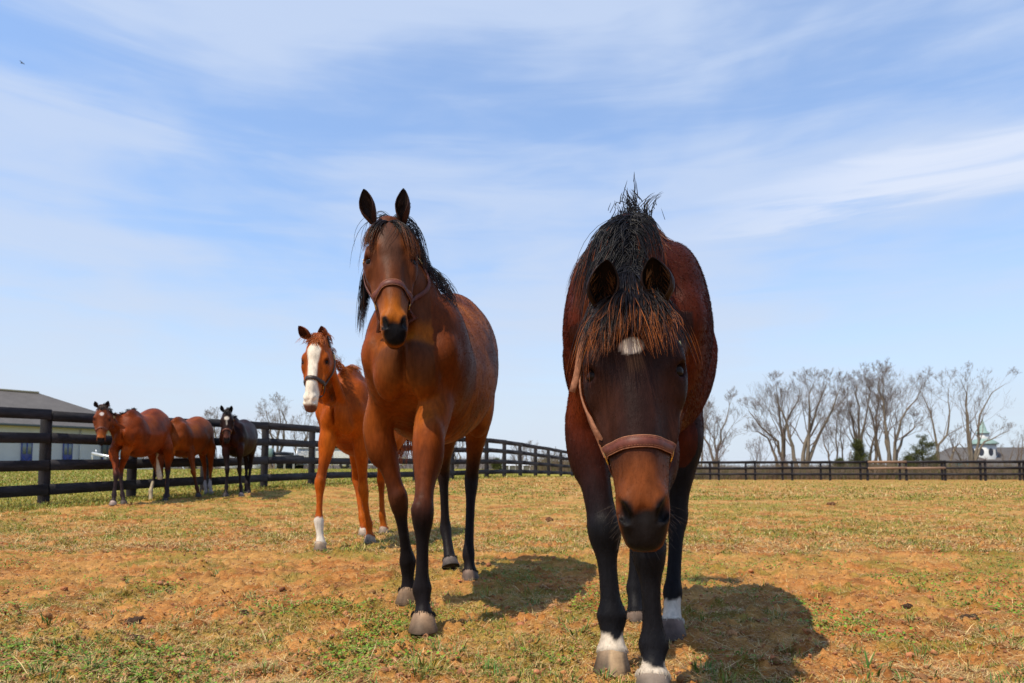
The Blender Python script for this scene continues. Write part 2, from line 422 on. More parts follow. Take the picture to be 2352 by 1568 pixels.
# ---------------------------------------------------------------- board fences
M_board = mat('black_board', base=(.022, .020, .023), rough=0.75, spec=0.3, noise=[(1.3, .5, (1, 1, 1)), (3, .6, (1, 1, 6)), (30, .4, (.4, .4, 3))], bump=(40, .5, .004, (.15, .15, 3)))
M_post = mat('black_post', base=(.021, .018, .020), rough=0.8, spec=0.25, noise=[(4, .5, (2, 2, .6)), (30, .4, (3, 3, .4))], bump=(40, .5, .004, (3, 3, .2)))
M_raw = mat('raw_board', base=(.28, .18, .12), rough=0.85, spec=0.2, noise=(20, .25, (.4, .4, 3)))
def gz(x, y): return float(land(np.array([x]), np.array([y]))[0])
def fence(pts, label, heights, bw, posth, side, raw=(), pw=.075, rounded=True):
    r = empty('board_fence', (pts[0][0], pts[0][1], gz(*pts[0]))); tag(r, label, 'fence')
    O = np.array(r.location); Z = [gz(*p) for p in pts]
    for i, (x, y) in enumerate(pts):
        mb = MB(); b = np.array([x, y, Z[i]])-O; lean = rng.normal(0, .010, 2)
        mb.tube([b+[0, 0, -.3], b+[0, 0, .02], b+[lean[0]*.5, lean[1]*.5, posth*.5], b+[lean[0], lean[1], posth-.012], b+[lean[0], lean[1], posth]], [pw*1.05, pw*1.03, pw, pw*.98, pw*.86], 12)
        mb.build('post', M_post, r, smooth=False)
    for i in range(len(pts)-1):
        a, b = np.array([*pts[i], Z[i]]), np.array([*pts[i+1], Z[i+1]]); d = (b-a)[:2]; d /= np.linalg.norm(d); nrm = np.array([d[1], -d[0], 0])*side
        for k, h in enumerate(heights):
            j1, j2 = rng.normal(0, .008, 2); off = nrm*(pw+.018)-O
            g = .004
            pa, pb = a+[0, 0, h+j1]+off, b+[0, 0, h+j2]+off; dd = (pb-pa)/np.linalg.norm(pb-pa)
            mb = MB(); mid = (pa+pb)/2-[0, 0, rng.uniform(0, .012)]
            mb.beam(pa+dd*g, pb-dd*g, .026, bw*rng.uniform(.96, 1.03))
            mb.build('board', M_raw if (i, k) in raw else M_board, r)
    return r
fence(FENCE[:], 'long black four-board fence running from the left edge back towards the middle', (.20, .55, .94, 1.28), .155, 1.36, 1)
def farpts(off):
    P = []
    for px in (1400, 1484, 1567, 1650, 1733, 1818, 1905, 1991, 2080, 2169, 2261, 2350, 2440, 2530):
        Y = np.interp(px, [1400, 1650, 2350, 2530], [47.3, 46.3, 43.4, 42.6])
        P.append(((px-1176)/F*Y*1.0, Y))
    return P
FP = farpts(0)
fence(FP, 'black three-board fence closing the pasture at far right, with raw new boards', (.42, .82, 1.22), .14, 1.32, 1, raw=((7, 2), (7, 1), (8, 1)))
FP2 = [((px-1176)/F*Y, Y) for px, Y in zip((1462, 1546, 1630, 1712, 1796, 1884, 1975, 2065, 2162, 2250, 2340, 2430), np.linspace(50.2, 45.6, 12))]
fence(FP2, 'second black three-board fence standing just behind the far right one', (.42, .82, 1.22), .14, 1.30, 1)

# ---------------------------------------------------------------- bare trees
M_bark = mat('bark', base=(.185, .15, .11), rough=0.9, spec=0.1, noise=[(2.0, .4, (1, 1, .5))])
M_twig = mat('twigs', base=(.20, .155, .125), rough=0.9, spec=0.05)
M_red = mat('reddish_twigs', base=(.21, .15, .13), rough=0.9, spec=0.05)
def grow_tree(stems, seed, depth=5, spread=.55, dens=1.0, r0=.16, up=.12, kmin=3):
    """stems: list of polylines (local metres, base to tip). Branches fork from them; returns segment list by class"""
    rg = np.random.default_rng(seed); thick, thin = [], []
    def poly(p, d, L, r, lvl):
        n = 5 if lvl < 3 else 4; pts = [p]; q = p.copy(); dd = d.copy()
        for i in range(n-1):
            dd = dd+rg.normal(0, .16, 3)+np.array([0, 0, up]); dd /= np.linalg.norm(dd); q = q+dd*L/(n-1); pts.append(q.copy())
        return np.array(pts), dd
    def branch(P, rs, lvl):
        (thick if lvl == 0 else thin).append((P, rs))
        if lvl >= depth: return
        L = np.linalg.norm(np.diff(P, axis=0), axis=1).sum(); n = int(max(kmin, round((3.7+lvl*.6)*dens*(2.6 if lvl == 0 else 1))))
        for k in range(n):
            t = rg.uniform(.30 if lvl == 0 else .15, 1.0) if k < n-2 else 1.0; f = t*(len(P)-1); i = min(int(f), len(P)-2); p = P[i]+(P[i+1]-P[i])*(f-i); r = np.interp(f, range(len(P)), rs)
            d = P[i+1]-P[i]; d /= np.linalg.norm(d); a = rg.normal(0, 1, 3); a -= d*(a@d); a /= np.linalg.norm(a)
            nd = d*math.cos(spread)+a*math.sin(spread)*rg.uniform(.7, 1.3); nd /= np.linalg.norm(nd)
            l2 = L*(rg.uniform(.34, .62)*(.95-.72*t) if lvl == 0 else rg.uniform(.46, .80)*(1.1-.35*t)); r2 = max(r*(.5 if lvl else .45), .005)
            Q, _ = poly(p, nd, l2, r2, lvl+1); branch(Q, np.linspace(r2, max(r2*.35, .0045), len(Q)), lvl+1)
    for s in stems:
        P = catmull(np.array(s, float), 9); P[1:-1] += rg.normal(0, .06, (7, 3)); rr = r0*(s[0][3] if len(s[0]) > 3 else 1)
        branch(P[:, :3], np.linspace(rr, rr*.13, 9), 0)
    return thick, thin
def tubes(segs, n, k=1.0):
    V, Q, m = [], [], 0
    for P, r in segs:
        v, q = tube_arrays(P, r*k, n); V.append(v); Q.append(q+m); m += len(v)
    return np.concatenate(V), np.concatenate(Q)
def tree(px, Y, stems, label, seed, scale_px=True, cat='tree', name='bare_tree', group=None, twig=None, base_z=None, **kw):
    """stems given as picture points [(px, py), ...] relative depth offsets; converted to metres at depth Y"""
    x0 = (px-1176)/F*Y; z0 = gz(x0, Y) if base_z is None else base_z
    rg = np.random.default_rng(seed+500); S = []
    for st in stems:
        dy = rg.normal(0, .5); L = []
        for i, (a, b) in enumerate(st):
            b = st[0][1]+(b-st[0][1])*.90; p = at(a, b, Y); L.append([p[0]-x0, dy*i*.6, p[2]-z0])
        L[0][2] = min(L[0][2], -.1)
        S.append(L)
    th, tn = grow_tree(S, seed, **kw)
    r = empty(name, (x0, Y, z0)); tag(r, label, cat, group)
    v, q = tubes(th, 6); obj('trunk', fast_mesh('trunk', v, [q]), M_bark, r)
    vs_, qs_, m_ = [], [], 0
    for K_ in (4, 5):
        g_ = [s_ for s_ in tn if len(s_[0]) == K_]
        if g_:
            v, q, _ = strands_mesh(np.array([s_[0] for s_ in g_]), np.array([s_[1] for s_ in g_])); vs_.append(v); qs_.append(q+m_); m_ += len(v)
    obj('crown', fast_mesh('crown', np.concatenate(vs_), [np.concatenate(qs_)]), twig or M_twig, r)
    return r
G1 = 'bare trees beyond the far fence'
Yt = 64
tree(1655, Yt, [[(1655, 1100), (1646, 1050), (1637, 1010), (1634, 965)], [(1646, 1045), (1625, 1010), (1605, 985), (1597, 940)], [(1640, 1010), (1655, 985), (1668, 960), (1675, 915)]], 'small bare tree with an open round crown, just right of the dark horse', 1, group=G1, r0=.17, depth=4)
tree(1618, Yt+5, [[(1622, 1100), (1606, 1060), (1592, 1040), (1580, 1020)], [(1610, 1065), (1612, 1020), (1618, 980), (1622, 930)]], 'thin leaning bare tree partly behind the dark horse flank', 2, group=G1, r0=.12, depth=4)
tree(1815, Yt+3, [[(1815, 1100), (1796, 1040), (1782, 1000), (1745, 960), (1722, 925)], [(1800, 1050), (1790, 990), (1776, 930), (1768, 880)], [(1798, 1040), (1765, 1010), (1740, 990), (1726, 985)], [(1790, 990), (1810, 950), (1830, 920), (1836, 880)]], 'wide bare tree leaning left with dense grey twigs', 3, group=G1, r0=.20, depth=4)
tree(1846, Yt, [[(1846, 1100), (1860, 1040), (1885, 980), (1905, 930), (1930, 865)], [(1843, 1080), (1846, 1020), (1862, 960), (1880, 900), (1892, 862)], [(1838, 1080), (1820, 1000), (1808, 940), (1792, 880)], [(1846, 1020), (1856, 970), (1850, 910), (1858, 870)]], 'tall forked bare tree with several stems spreading upward to the right', 4, group=G1, r0=.22, depth=4)
tree(1918, Yt+4, [[(1916, 1100), (1908, 1050), (1902, 1000), (1898, 960)], [(1922, 1085), (1918, 1020), (1914, 960), (1917, 915)], [(1926, 1085), (1938, 1030), (1936, 980), (1945, 935)]], 'slim bare tree cluster of three thin stems, right of the tall forked tree', 5, group=G1, r0=.11, depth=4)
tree(1969, Yt, [[(1969, 1100), (1968, 1020), (1962, 960), (1948, 900)], [(1970, 1030), (1980, 980), (1992, 930), (1998, 880)], [(1966, 960), (1975, 930), (1968, 900), (1976, 872)]], 'upright bare tree rising behind a dark evergreen shrub', 6, group=G1, r0=.19, depth=4)
tree(2030, Yt+2, [[(2032, 1100), (2018, 1030), (2006, 970), (1990, 910), (1984, 872)], [(1996, 1100), (2006, 1030), (2028, 970), (2044, 935)], [(2008, 980), (2020, 930), (2030, 890), (2040, 868)]], 'bare tree with two leaning trunks that cross, left of the tallest', 7, group=G1, r0=.17, depth=4)
tree(2052, Yt-2, [[(2054, 1100), (2046, 1030), (2044, 960), (2046, 900), (2052, 850)], [(2046, 990), (2068, 950), (2090, 920), (2100, 880)], [(2044, 955), (2030, 920), (2024, 880), (2030, 855)], [(2048, 1010), (2075, 1000), (2098, 990), (2110, 960)]], 'tallest straight bare tree with a pale trunk, mid group', 8, group=G1, r0=.19, depth=4)
tree(2146, Yt, [[(2146, 1100), (2150, 1040), (2160, 1000), (2178, 985), (2180, 930), (2178, 870)], [(2158, 1005), (2148, 960), (2140, 920), (2128, 880)], [(2170, 985), (2200, 1020), (2222, 1050)]], 'bare tree with a bent grey trunk forking high, beside a ragged evergreen', 9, dens=.85, group=G1, r0=.15, depth=4)
tree(2232, Yt-4, [[(2233, 1102), (2230, 1040), (2228, 980), (2230, 920), (2234, 862)], [(2228, 1050), (2250, 1018), (2275, 1000), (2300, 985)], [(2230, 950), (2255, 925), (2275, 895), (2290, 880)], [(2229, 950), (2215, 915), (2205, 885), (2198, 868)], [(2230, 1060), (2200, 1035), (2185, 1010)]], 'broad open bare tree in front of the grey barn roof at right', 10, dens=.8, group=G1, r0=.15, depth=4)
tree(2338, Yt+20, [[(2338, 1090), (2336, 1040), (2337, 1000)], [(2336, 1050), (2345, 1020), (2346, 988)]], 'small bare tree above the barn roof at the right edge', 11, group=G1, r0=.12, depth=3)
tree(2310, Yt+22, [[(2310, 1090), (2306, 1050), (2300, 1025)], [(2309, 1060), (2320, 1040), (2322, 1020)]], 'low bare sapling behind the barn between cupola and right edge', 12, group=G1, r0=.10, depth=3)
for i, (px, top, w, lab) in enumerate([(1640, 1010, 30, 'low pinkish brush clump at the foot of the first bare tree'), (1738, 1003, 26, 'rounded reddish shrub standing alone in the gap between bare trees'), (1805, 1035, 26, 'pinkish brush at the foot of the wide leaning tree'), (1965, 1030, 22, 'brown brush in front of the upright tree beside the small evergreen'), (2105, 1040, 24, 'brown brush right of the ragged evergreen'), (2255, 1045, 20, 'thin brush in front of the grey barn roof'), (1540, 1030, 24, 'brush clump mostly hidden behind the dark horse hind leg')]):
    st = [[(px+a*.25, 1100), (px+a*.6, (1100+top)/2+8), (px+a, top+rng.uniform(0, 20)+abs(a)*.5)] for a in np.linspace(-w, w, 9)]
    tree(px, 60+i, st, lab, 40+i, name='shrub', cat='shrub', group='leafless shrubs behind the far fence', r0=.035, depth=3, dens=.8, spread=.35, twig=M_red)
# left and middle distance
G2 = 'bare trees in the left distance'
tree(632, 48, [[(630, 1085), (628, 1040), (622, 990), (612, 950), (606, 930)], [(632, 1060), (640, 1000), (645, 950), (640, 918)], [(636, 1050), (660, 1000), (672, 960), (668, 930)], [(628, 1040), (605, 1010), (592, 985), (588, 960)]], 'soft bare tree behind the fence between the dark horse and the chestnut', 21, group=G2, r0=.13, depth=4, dens=.8)
tree(692, 50, [[(690, 1085), (694, 1030), (700, 980), (702, 945)], [(690, 1050), (678, 1010), (676, 970)], [(692, 1040), (712, 1000), (722, 965)]], 'bare tree just left of the chestnut horse chest', 22, group=G2, r0=.10, depth=4, dens=.8)
tree(492, 70, [[(492, 1082), (490, 1020), (484, 970), (480, 950)], [(492, 1030), (500, 980), (505, 955)]], 'faint bare tree showing above the fence left of the nearly black horse', 23, group=G2, r0=.16, depth=4)
tree(800, 52, [[(800, 1085), (798, 990), (792, 900), (788, 835)], [(800, 1020), (812, 930), (820, 870), (823, 830)]], 'tall bare tree whose top shows above the chestnut horse back', 24, group=G2, r0=.09, depth=3)
tree(985, 55, [[(985, 1090), (980, 1040), (970, 1000), (962, 975)], [(985, 1060), (1000, 1010), (1012, 985)]], 'bare tree seen under the tall bay horse belly', 25, group=G2, r0=.14, depth=4)
tree(1048, 60, [[(1048, 1090), (1044, 1040), (1040, 1015)], [(1048, 1060), (1058, 1030), (1064, 1012)]], 'low bare tree between the tall bay hind legs', 26, group=G2, r0=.12, depth=3)
for i, (px, top, lab) in enumerate([(1192, 1022, 'faint low bare tree above the fence between the two front horses, leftmost'), (1222, 1015, 'faint bare tree above the fence in the middle gap, second from left'), (1262, 1030, 'low faint bare tree in the middle gap, third from left'), (1296, 1042, 'small faint bare tree beside the dark horse shoulder')]):
    tree(px, 110, [[(px, 1090), (px-2, 1060), (px-6, top)], [(px, 1070), (px+8, 1045), (px+10, top+5)], [(px, 1075), (px-12, 1050), (px-14, top+8)]], lab, 60+i, group='faint trees in the middle distance', r0=.14, depth=3, dens=1.3)
# ---------------------------------------------------------------- evergreens
M_needle = mat('needles', attr=True, rough=0.7, spec=0.15)
def evergreen(px, Y, wpx, top, label, seed, ragged=False, base=1098):
    x0 = (px-1176)/F*Y; z0 = gz(x0, Y); r = empty('evergreen', (x0, Y, z0)); tag(r, label, 'tree', 'evergreens beyond the fences')
    rg = np.random.default_rng(seed); Ht = at(px, top, Y)[2]-z0; W = wpx/F*Y
    MBt = MB(); MBt.tube([[0, 0, -.2], [.03, 0, Ht*.5], [0, 0, Ht*.96]], [.09, .06, .012], 7); MBt.build('trunk', M_bark, r, smooth=True)
    nb = 55 if ragged else 75; segs = []; Ps = []; 
    for i in range(nb):
        t = rg.random()**.8*(.92 if ragged else .95)+.04; z = Ht*t; a = rg.uniform(0, 6.28); L = W*(1-t*.75)*rg.uniform(.4, 1.25)*(.85 if not ragged else 1.1)
        d = np.array([math.cos(a), math.sin(a), rg.uniform(.0, .5)]); P = np.array([[0, 0, z], d*L*.5+[0, 0, z-.04], d*L+[0, 0, z+.05*L]]); segs.append((P, np.array([.02, .012, .005])))
        m = int((60 if ragged else 75)*L/W)+20; u = rg.uniform(.3, 1, m); Ps.append(P[0]+(P[2]-P[0])*u[:, None]+rg.normal(0, .10 if ragged else .13, (m, 3))*(.5+L/W))
    v, q = tubes(segs, 4); obj('branches', fast_mesh('branches', v, [q]), M_bark, r)
    P = np.concatenate(Ps); n = len(P); k = 5; P = np.repeat(P, k, 0)+rg.normal(0, .035, (n*k, 3)); n *= k
    d = rg.normal(0, 1, (n, 3)); d[:, 2] += .5; d /= np.linalg.norm(d, axis=1, keepdims=True); s = np.cross(d, rg.normal(size=(n, 3))); s /= np.linalg.norm(s, axis=1, keepdims=True)
    L = rg.uniform(.06, .16, n)[:, None]; V = np.stack([P-s*.012, P+s*.012, P+d*L], 1).reshape(-1, 3)
    c = np.array([.062, .070, .020])*rg.uniform(.5, 1.7, (n, 1)); yel = rg.random(n) < .15; c[yel] = np.array([.12, .12, .03])
    obj('crown', fast_mesh('crown', V, [np.arange(3*n).reshape(-1, 3)], np.repeat(c, 3, axis=0), smooth=False), M_needle, r)
for a in [(1972, 57, 36, 1012, 'dark bushy evergreen behind the far fence, left one of the pair', 71), (1928, 58, 26, 1056, 'low dark evergreen shrub left of the bushy evergreen', 72), (2118, 56, 44, 1000, 'ragged evergreen with loose open boughs, right one of the pair', 73, True), (2090, 58, 30, 1048, 'low spreading evergreen at the foot of the ragged one', 74, True), (2160, 59, 22, 1064, 'small evergreen shrub beside the bent grey trunk', 75),
          (1141, 60, 13, 1058, 'tiny dark evergreen seen through the fence beside the tall bay', 76)]: evergreen(*a)
# ---------------------------------------------------------------- undergrowth behind the far fence
def brush():
    n = 26000; X = rng.uniform(2, 44, n); Y = 52+rng.random(n)*9; base = land(X, Y); h = rng.uniform(.25, 1.25, n)*(.5+fbm(X, Y, .35, 3, 7))
    d = rng.normal(0, .35, (n, 3)); d[:, 2] = 1
    P0 = np.stack([X, Y, base-.05], 1); P = np.stack([P0, P0+d*(h*.5)[:, None], P0+d*h[:, None]+rng.normal(0, .12, (n, 3))], 1)
    t = vnoise(X*.6, Y*.6, None, 9)[:, None]; c = np.array([.20, .135, .085])*(1-t)+np.array([.15, .12, .085])*t
    gr = (rng.random(n) < .16)[:, None]; c = np.where(gr, np.array([.10, .11, .03]), c)*rng.uniform(.7, 1.3, (n, 1))
    v, q, cl = strands_mesh(P, np.array([.016, .013, .006]), np.repeat(c[:, None], 3, 1))
    tag(obj('undergrowth', fast_mesh('undergrowth', v, q, cl), M_needle), kind='stuff')
brush()
def farwood():
    """far hedgerows that read as one grey brown mass on the horizon"""
    n = 30000; a = rng.uniform(-.80, .80, n); Y = rng.uniform(230, 300, n); X = a*Y; base = land(X, Y)
    h = rng.uniform(2, 7.5, n)*(.35+.9*fbm(X, Y*0, .02, 4, 77)); d = rng.normal(0, .25, (n, 3)); d[:, 2] = 1; P0 = np.stack([X, Y, base-.5], 1)
    P = np.stack([P0, P0+d*(h*.6)[:, None], P0+d*h[:, None]], 1); c = np.array([.23, .20, .18])*rng.uniform(.8, 1.25, (n, 1))
    v, q, cl = strands_mesh(P, np.array([.12, .09, .02]), np.repeat(c[:, None], 3, 1))
    tag(obj('distant_hedgerow', fast_mesh('distant_hedgerow', v, q, cl), M_needle), kind='stuff')
farwood()

# ---------------------------------------------------------------- left barn
M_roof = mat('shingle_roof', base=(.115, .104, .096), rough=0.9, spec=0.15, noise=[(1.2, .12, (1, 1, 1)), (12, .2, (1, 1, 3))])
M_wall = mat('pale_siding', base=(.40, .44, .49), rough=0.7, spec=0.25, noise=(1.5, .06, (1, 1, 1)))
M_trim = mat('trim', base=(.06, .075, .075), rough=0.6); M_soff = mat('soffit', base=(.42, .36, .22), rough=0.8)
M_blue = mat('blue_paint', base=(.035, .055, .22), rough=0.5, spec=0.4); M_glass = mat('dusty_glass', base=(.13, .17, .21), rough=0.15, spec=0.6); M_dark = mat('dark_opening', base=(.03, .035, .05), rough=0.6)
M_white = mat('white_paint', base=(.54, .54, .52), rough=0.5, spec=0.35, noise=(3, .08, (1, 1, 1))); M_teal = mat('green_copper', base=(.22, .31, .27), rough=0.6, noise=(3, .15, (1, 1, 1)))
M_galv = mat('galvanised', base=(.60, .62, .63), rough=0.35, spec=0.5, metal=0.4); M_black = mat('black_sheet', base=(.02, .02, .025), rough=0.5)
M_stone = mat('tan_stone', base=(.42, .34, .26), rough=0.9, noise=[(2.5, .2, (1, 1, 1)), (9, .15, (1, 1, 1))]); M_tyre = mat('rubber', base=(.015, .015, .015), rough=0.8)
def left_barn():
    C = np.array([-28.0, 52.0]); a = np.array([-.618, -.786]); n = np.array([-.786, .618]); z0 = .70
    r = empty('barn', (*C, z0)); tag(r, 'long pale barn with a grey hipped shingle roof and blue doors at the left edge', 'barn')
    P = lambda u, v, z: np.array([*(a*u+n*v), z]); Ln, D, ze, zr = 24.0, 10.5, 2.95, 5.75
    mb = MB()
    mb.add([P(0, 0, -.6), P(Ln, 0, -.6), P(Ln, 0, ze), P(0, 0, ze), P(0, D, -.6), P(Ln, D, -.6), P(Ln, D, ze), P(0, D, ze)], [[0, 1, 2, 3], [5, 4, 7, 6], [4, 0, 3, 7], [1, 5, 6, 2]])
    mb.build('wall', M_wall, r)
    o = .55; e = [P(-o, -o, ze+.1), P(Ln+o, -o, ze+.1), P(Ln+o, D+o, ze+.1), P(-o, D+o, ze+.1)]; rd = [P(D/2, D/2, zr), P(Ln-D/2, D/2, zr)]
    mb = MB(); V = e+rd; mb.add(V, [[0, 1, 5, 4], [2, 3, 4, 5]], [[3, 0, 4], [1, 2, 5]]); roof = mb.build('roof', M_roof, r)
    mb = MB(); mb.beam(rd[0]+[0, 0, .03], rd[1]+[0, 0, .03], .3, .12); mb.build('ridge_cap', M_soff, roof)
    mb = MB()
    for i in range(4): mb.beam(e[i]-[0, 0, .09], e[(i+1) % 4]-[0, 0, .09], .08, .17)
    mb.build('fascia', M_trim, r)
    mb = MB(); mb.beam(P(-o+.05, -o/2, ze-.06), P(Ln+o, -o/2, ze-.06), o, .05); mb.build('soffit', M_soff, r)
    M = np.stack([np.append(a, 0), np.append(n, 0), [0, 0, 1]], axis=1)
    u_at = lambda px: ((-28-(px-1176)/F*52)/(.618-(px-1176)/F*.786)) 
    for i, (p0, p1) in enumerate([(48, 74), (144, 166), (232, 258)]):
        u0, u1 = sorted((u_at(p0), u_at(p1))); uc, w = (u0+u1)/2, (u1-u0)
        mb = MB(); mb.box(P(uc, -.03, 1.08), (w, .06, 2.16), M=M); d = mb.build('door', M_blue if i < 2 else M_dark, r)
        mb = MB(); mb.box(P(uc-w*.23, -.07, 1.55), (w*.34, .03, .95), M=M); mb.box(P(uc+w*.23, -.07, 1.55), (w*.34, .03, .95), M=M); mb.build('pane', M_glass if i < 2 else M_trim, d)
        mb = MB()
        for k in (-1, 1): mb.beam(P(uc-w*.4, -.075, .12 if k < 0 else .9), P(uc+w*.4, -.075, .9 if k < 0 else .12), .03, .07)
        mb.build('brace', M_blue, d)
    for u in (4.2, 9.8, 15.2):
        mb = MB(); mb.box(P(u, -.04, ze-.55), (.07, .08, 4), M=M) if False else mb.tube([P(u, -.06, 0), P(u, -.06, ze-.1)], .04, 6); mb.build('downpipe', M_wall, r, smooth=True)
left_barn()
def right_barn():
    Y = 150; p = lambda px, py, y=Y: at(px, py, y); z0 = -1.35; base = p(2265, 1100); O = np.array([base[0], Y, z0])
    r = empty('barn', O); tag(r, 'tan stone barn with a wide grey roof and a white cupola at the right edge', 'barn')
    xl, xr = p(2190, 1075)[0]-O[0], p(2560, 1075)[0]-O[0]; ze = p(2265, 1072)[2]-z0; zr = p(2265, 1024)[2]-z0; xrid = p(2236, 1030)[0]-O[0]; D = 16
    mb = MB(); mb.add([[xl, 0, -1], [xr, 0, -1], [xr, 0, ze], [xl, 0, ze], [xl, D, -1], [xr, D, -1], [xr, D, ze], [xl, D, ze]], [[0, 1, 2, 3], [5, 4, 7, 6], [4, 0, 3, 7], [1, 5, 6, 2]]); mb.build('wall', M_stone, r)
    mb = MB(); mb.add([[xl-.6, -.7, ze-.1], [xr+.6, -.7, ze-.1], [xr+.6, D+.7, ze-.1], [xl-.6, D+.7, ze-.1], [xrid, D/2, zr], [xr-4, D/2, zr]], [[0, 1, 5, 4], [2, 3, 4, 5]], [[3, 0, 4], [1, 2, 5]]); mb.build('roof', M_roof, r)
    mb = MB(); mb.box((xl+2.4, -.9, ze+.35), (5.2, .25, 1.2)); mb.box((xl+2.4, -1.05, ze+1.0), (5.8, .5, .15)); mb.build('gable_panel', M_teal, r)
    mb = MB(); mb.box(((xl+xr)/2+6, -.3, ze-.35), (xr-xl-14, .3, .5)); mb.build('frieze', M_white, r)
    for px in (2205, 2240, 2266, 2296, 2322, 2345, 2375):
        x = p(px, 1080)[0]-O[0]; zc = p(px, 1085)[2]-z0
        mb = MB()
        for sx in (-1, 1): mb.box((x+sx*.62, -.04, zc), (.14, .1, 1.5))
        mb.box((x, -.04, zc+.68), (1.1, .1, .14)); mb.box((x, -.04, zc-.68), (1.1, .1, .14)); mb.box((x, -.03, zc), (.08, .06, 1.22)); w = mb.build('window', M_white, r)
        mb = MB(); mb.box((x-.29, -.01, zc), (.5, .04, 1.22)); mb.box((x+.29, -.01, zc), (.5, .04, 1.22)); mb.build('pane', M_dark, w)
    # cupola
    cx = p(2296, 1050)[0]-O[0]; cy = D/2-3.0; R_ = (p(2325, 1040)[0]-p(2268, 1040)[0])/2; zt = p(2296, 1018)[2]-z0; zb = zr-3.2
    oc = lambda rr, z: [[cx+rr*math.cos(math.pi/8+k*math.pi/4), cy+rr*math.sin(math.pi/8+k*math.pi/4), z] for k in range(8)]
    def prism(lv, mt, nm, par):
        mb = MB(); V = sum([oc(rr, z) for rr, z in lv], []); Q = [[i*8+j, i*8+(j+1) % 8, (i+1)*8+(j+1) % 8, (i+1)*8+j] for i in range(len(lv)-1) for j in range(8)]
        V.append([cx, cy, lv[-1][1]]); T = [[(len(lv)-1)*8+j, (len(lv)-1)*8+(j+1) % 8, len(V)-1] for j in range(8)]
        mb.add(V, Q, T); return mb.build(nm, mt, par)
    cu = prism([(R_*.93, zb), (R_*.93, zt)], M_white, 'cupola', r)
    z2 = p(2296, 1006)[2]-z0; prism([(R_*1.12, zt), (R_*1.12, zt+.25), (R_*.6, z2)], M_teal, 'cupola_roof', cu)
    z3 = p(2296, 992)[2]-z0; prism([(R_*.46, z2-.1), (R_*.46, z3)], M_white, 'lantern', cu)
    z4 = p(2296, 958)[2]-z0; prism([(R_*.58, z3), (R_*.30, z3+.5), (R_*.03, z4)], M_teal, 'spire', cu)
    for k in range(8):
        an = k*math.pi/4; mid = np.array([cx+R_*.93*math.cos(math.pi/8)*math.cos(an), cy+R_*.93*math.cos(math.pi/8)*math.sin(an), 0]); nn = np.array([math.cos(an), math.sin(an), 0]); tt = np.array([-math.sin(an), math.cos(an), 0])
        if nn[1] > .3: continue
        w = R_*.20; zc = zt-1.1*R_*.6
        mb = MB(); V = [mid+nn*.04+tt*w*c_+np.array([0, 0, zc+(w*s_*1.6)]) for c_, s_ in [(math.cos(t), math.sin(t)) for t in np.linspace(0, 2*math.pi, 16, endpoint=False)]]
        mb.poly(V); mb.build('cupola_window', M_dark, cu)
right_barn()
# ---------------------------------------------------------------- trailers and sheds in the middle distance
def wheel(x, y, z, rr, par, O):
    mb = MB(); c = np.array([x, y, z]); mb.tube([c+[0, -.12, 0], c+[0, -.10, 0], c+[0, .10, 0], c+[0, .12, 0]], [rr*.85, rr, rr, rr*.85], 18); w = mb.build('wheel', M_tyre, par, smooth=False)
    mb = MB(); mb.tube([c+[0, -.14, 0], c+[0, .14, 0]], rr*.45, 12); mb.build('rim', M_galv, w); return w
def stock_trailer():
    Y = 47; a, b = at(682, 1083, Y), at(925, 1083, Y); z0 = gz(a[0], Y); O = np.array([a[0], Y, z0]); L = b[0]-a[0]; Ht = at(700, 1034, Y)[2]-z0
    r = empty('stock_trailer', O); tag(r, 'long white ribbed stock trailer parked beyond the fence behind the chestnut', 'trailer')
    mb = MB(); mb.box((L/2, 1.0, Ht*.5+.25), (L-.1, 1.9, Ht*.86)); body = mb.build('body', M_galv, r)
    mb = MB(); k = 12
    for i in range(k): mb.box((L/2, -.02, .32+(Ht-.42)*i/(k-1)), (L, .07, .075))
    mb.build('side_ribs', M_white, r)
    mb = MB()
    for i in range(7): mb.box((L*i/6, -.05, Ht/2+.15), (.07, .08, Ht*.86))
    mb.build('uprights', M_galv, r)
    mb = MB(); mb.box((L/2, 1.0, Ht+.16), (L+.1, 2.1, .07)); mb.build('roof', M_white, r)
    for x in (L*.45, L*.56): wheel(x, .0, .33, .33, r, O)
stock_trailer()
def gate_stack():
    Y = 44; a, b = at(508, 1083, Y), at(592, 1083, Y); z0 = gz(a[0], Y); r = empty('panel_stack', (a[0], Y, z0)); tag(r, 'low stack of bright white slatted panels seen behind the nearly black horse legs', 'panels'); L = b[0]-a[0]
    Ht = at(550, 1064, Y)[2]-z0
    for k, (x0, x1) in enumerate(((0, L*.40), (L*.43, L*.76), (L*.79, L))):
        mb = MB()
        for i in range(6): mb.box(((x0+x1)/2, 0, .1+(Ht-.12)*i/5), (x1-x0, .06, .065))
        for x in (x0+.04, x1-.04): mb.box((x, .05, Ht/2), (.07, .05, Ht))
        mb.box(((x0+x1)/2, .35, Ht/2), (x1-x0-.1, .5, Ht*.9)); mb.build('panel', M_white, r)
gate_stack()
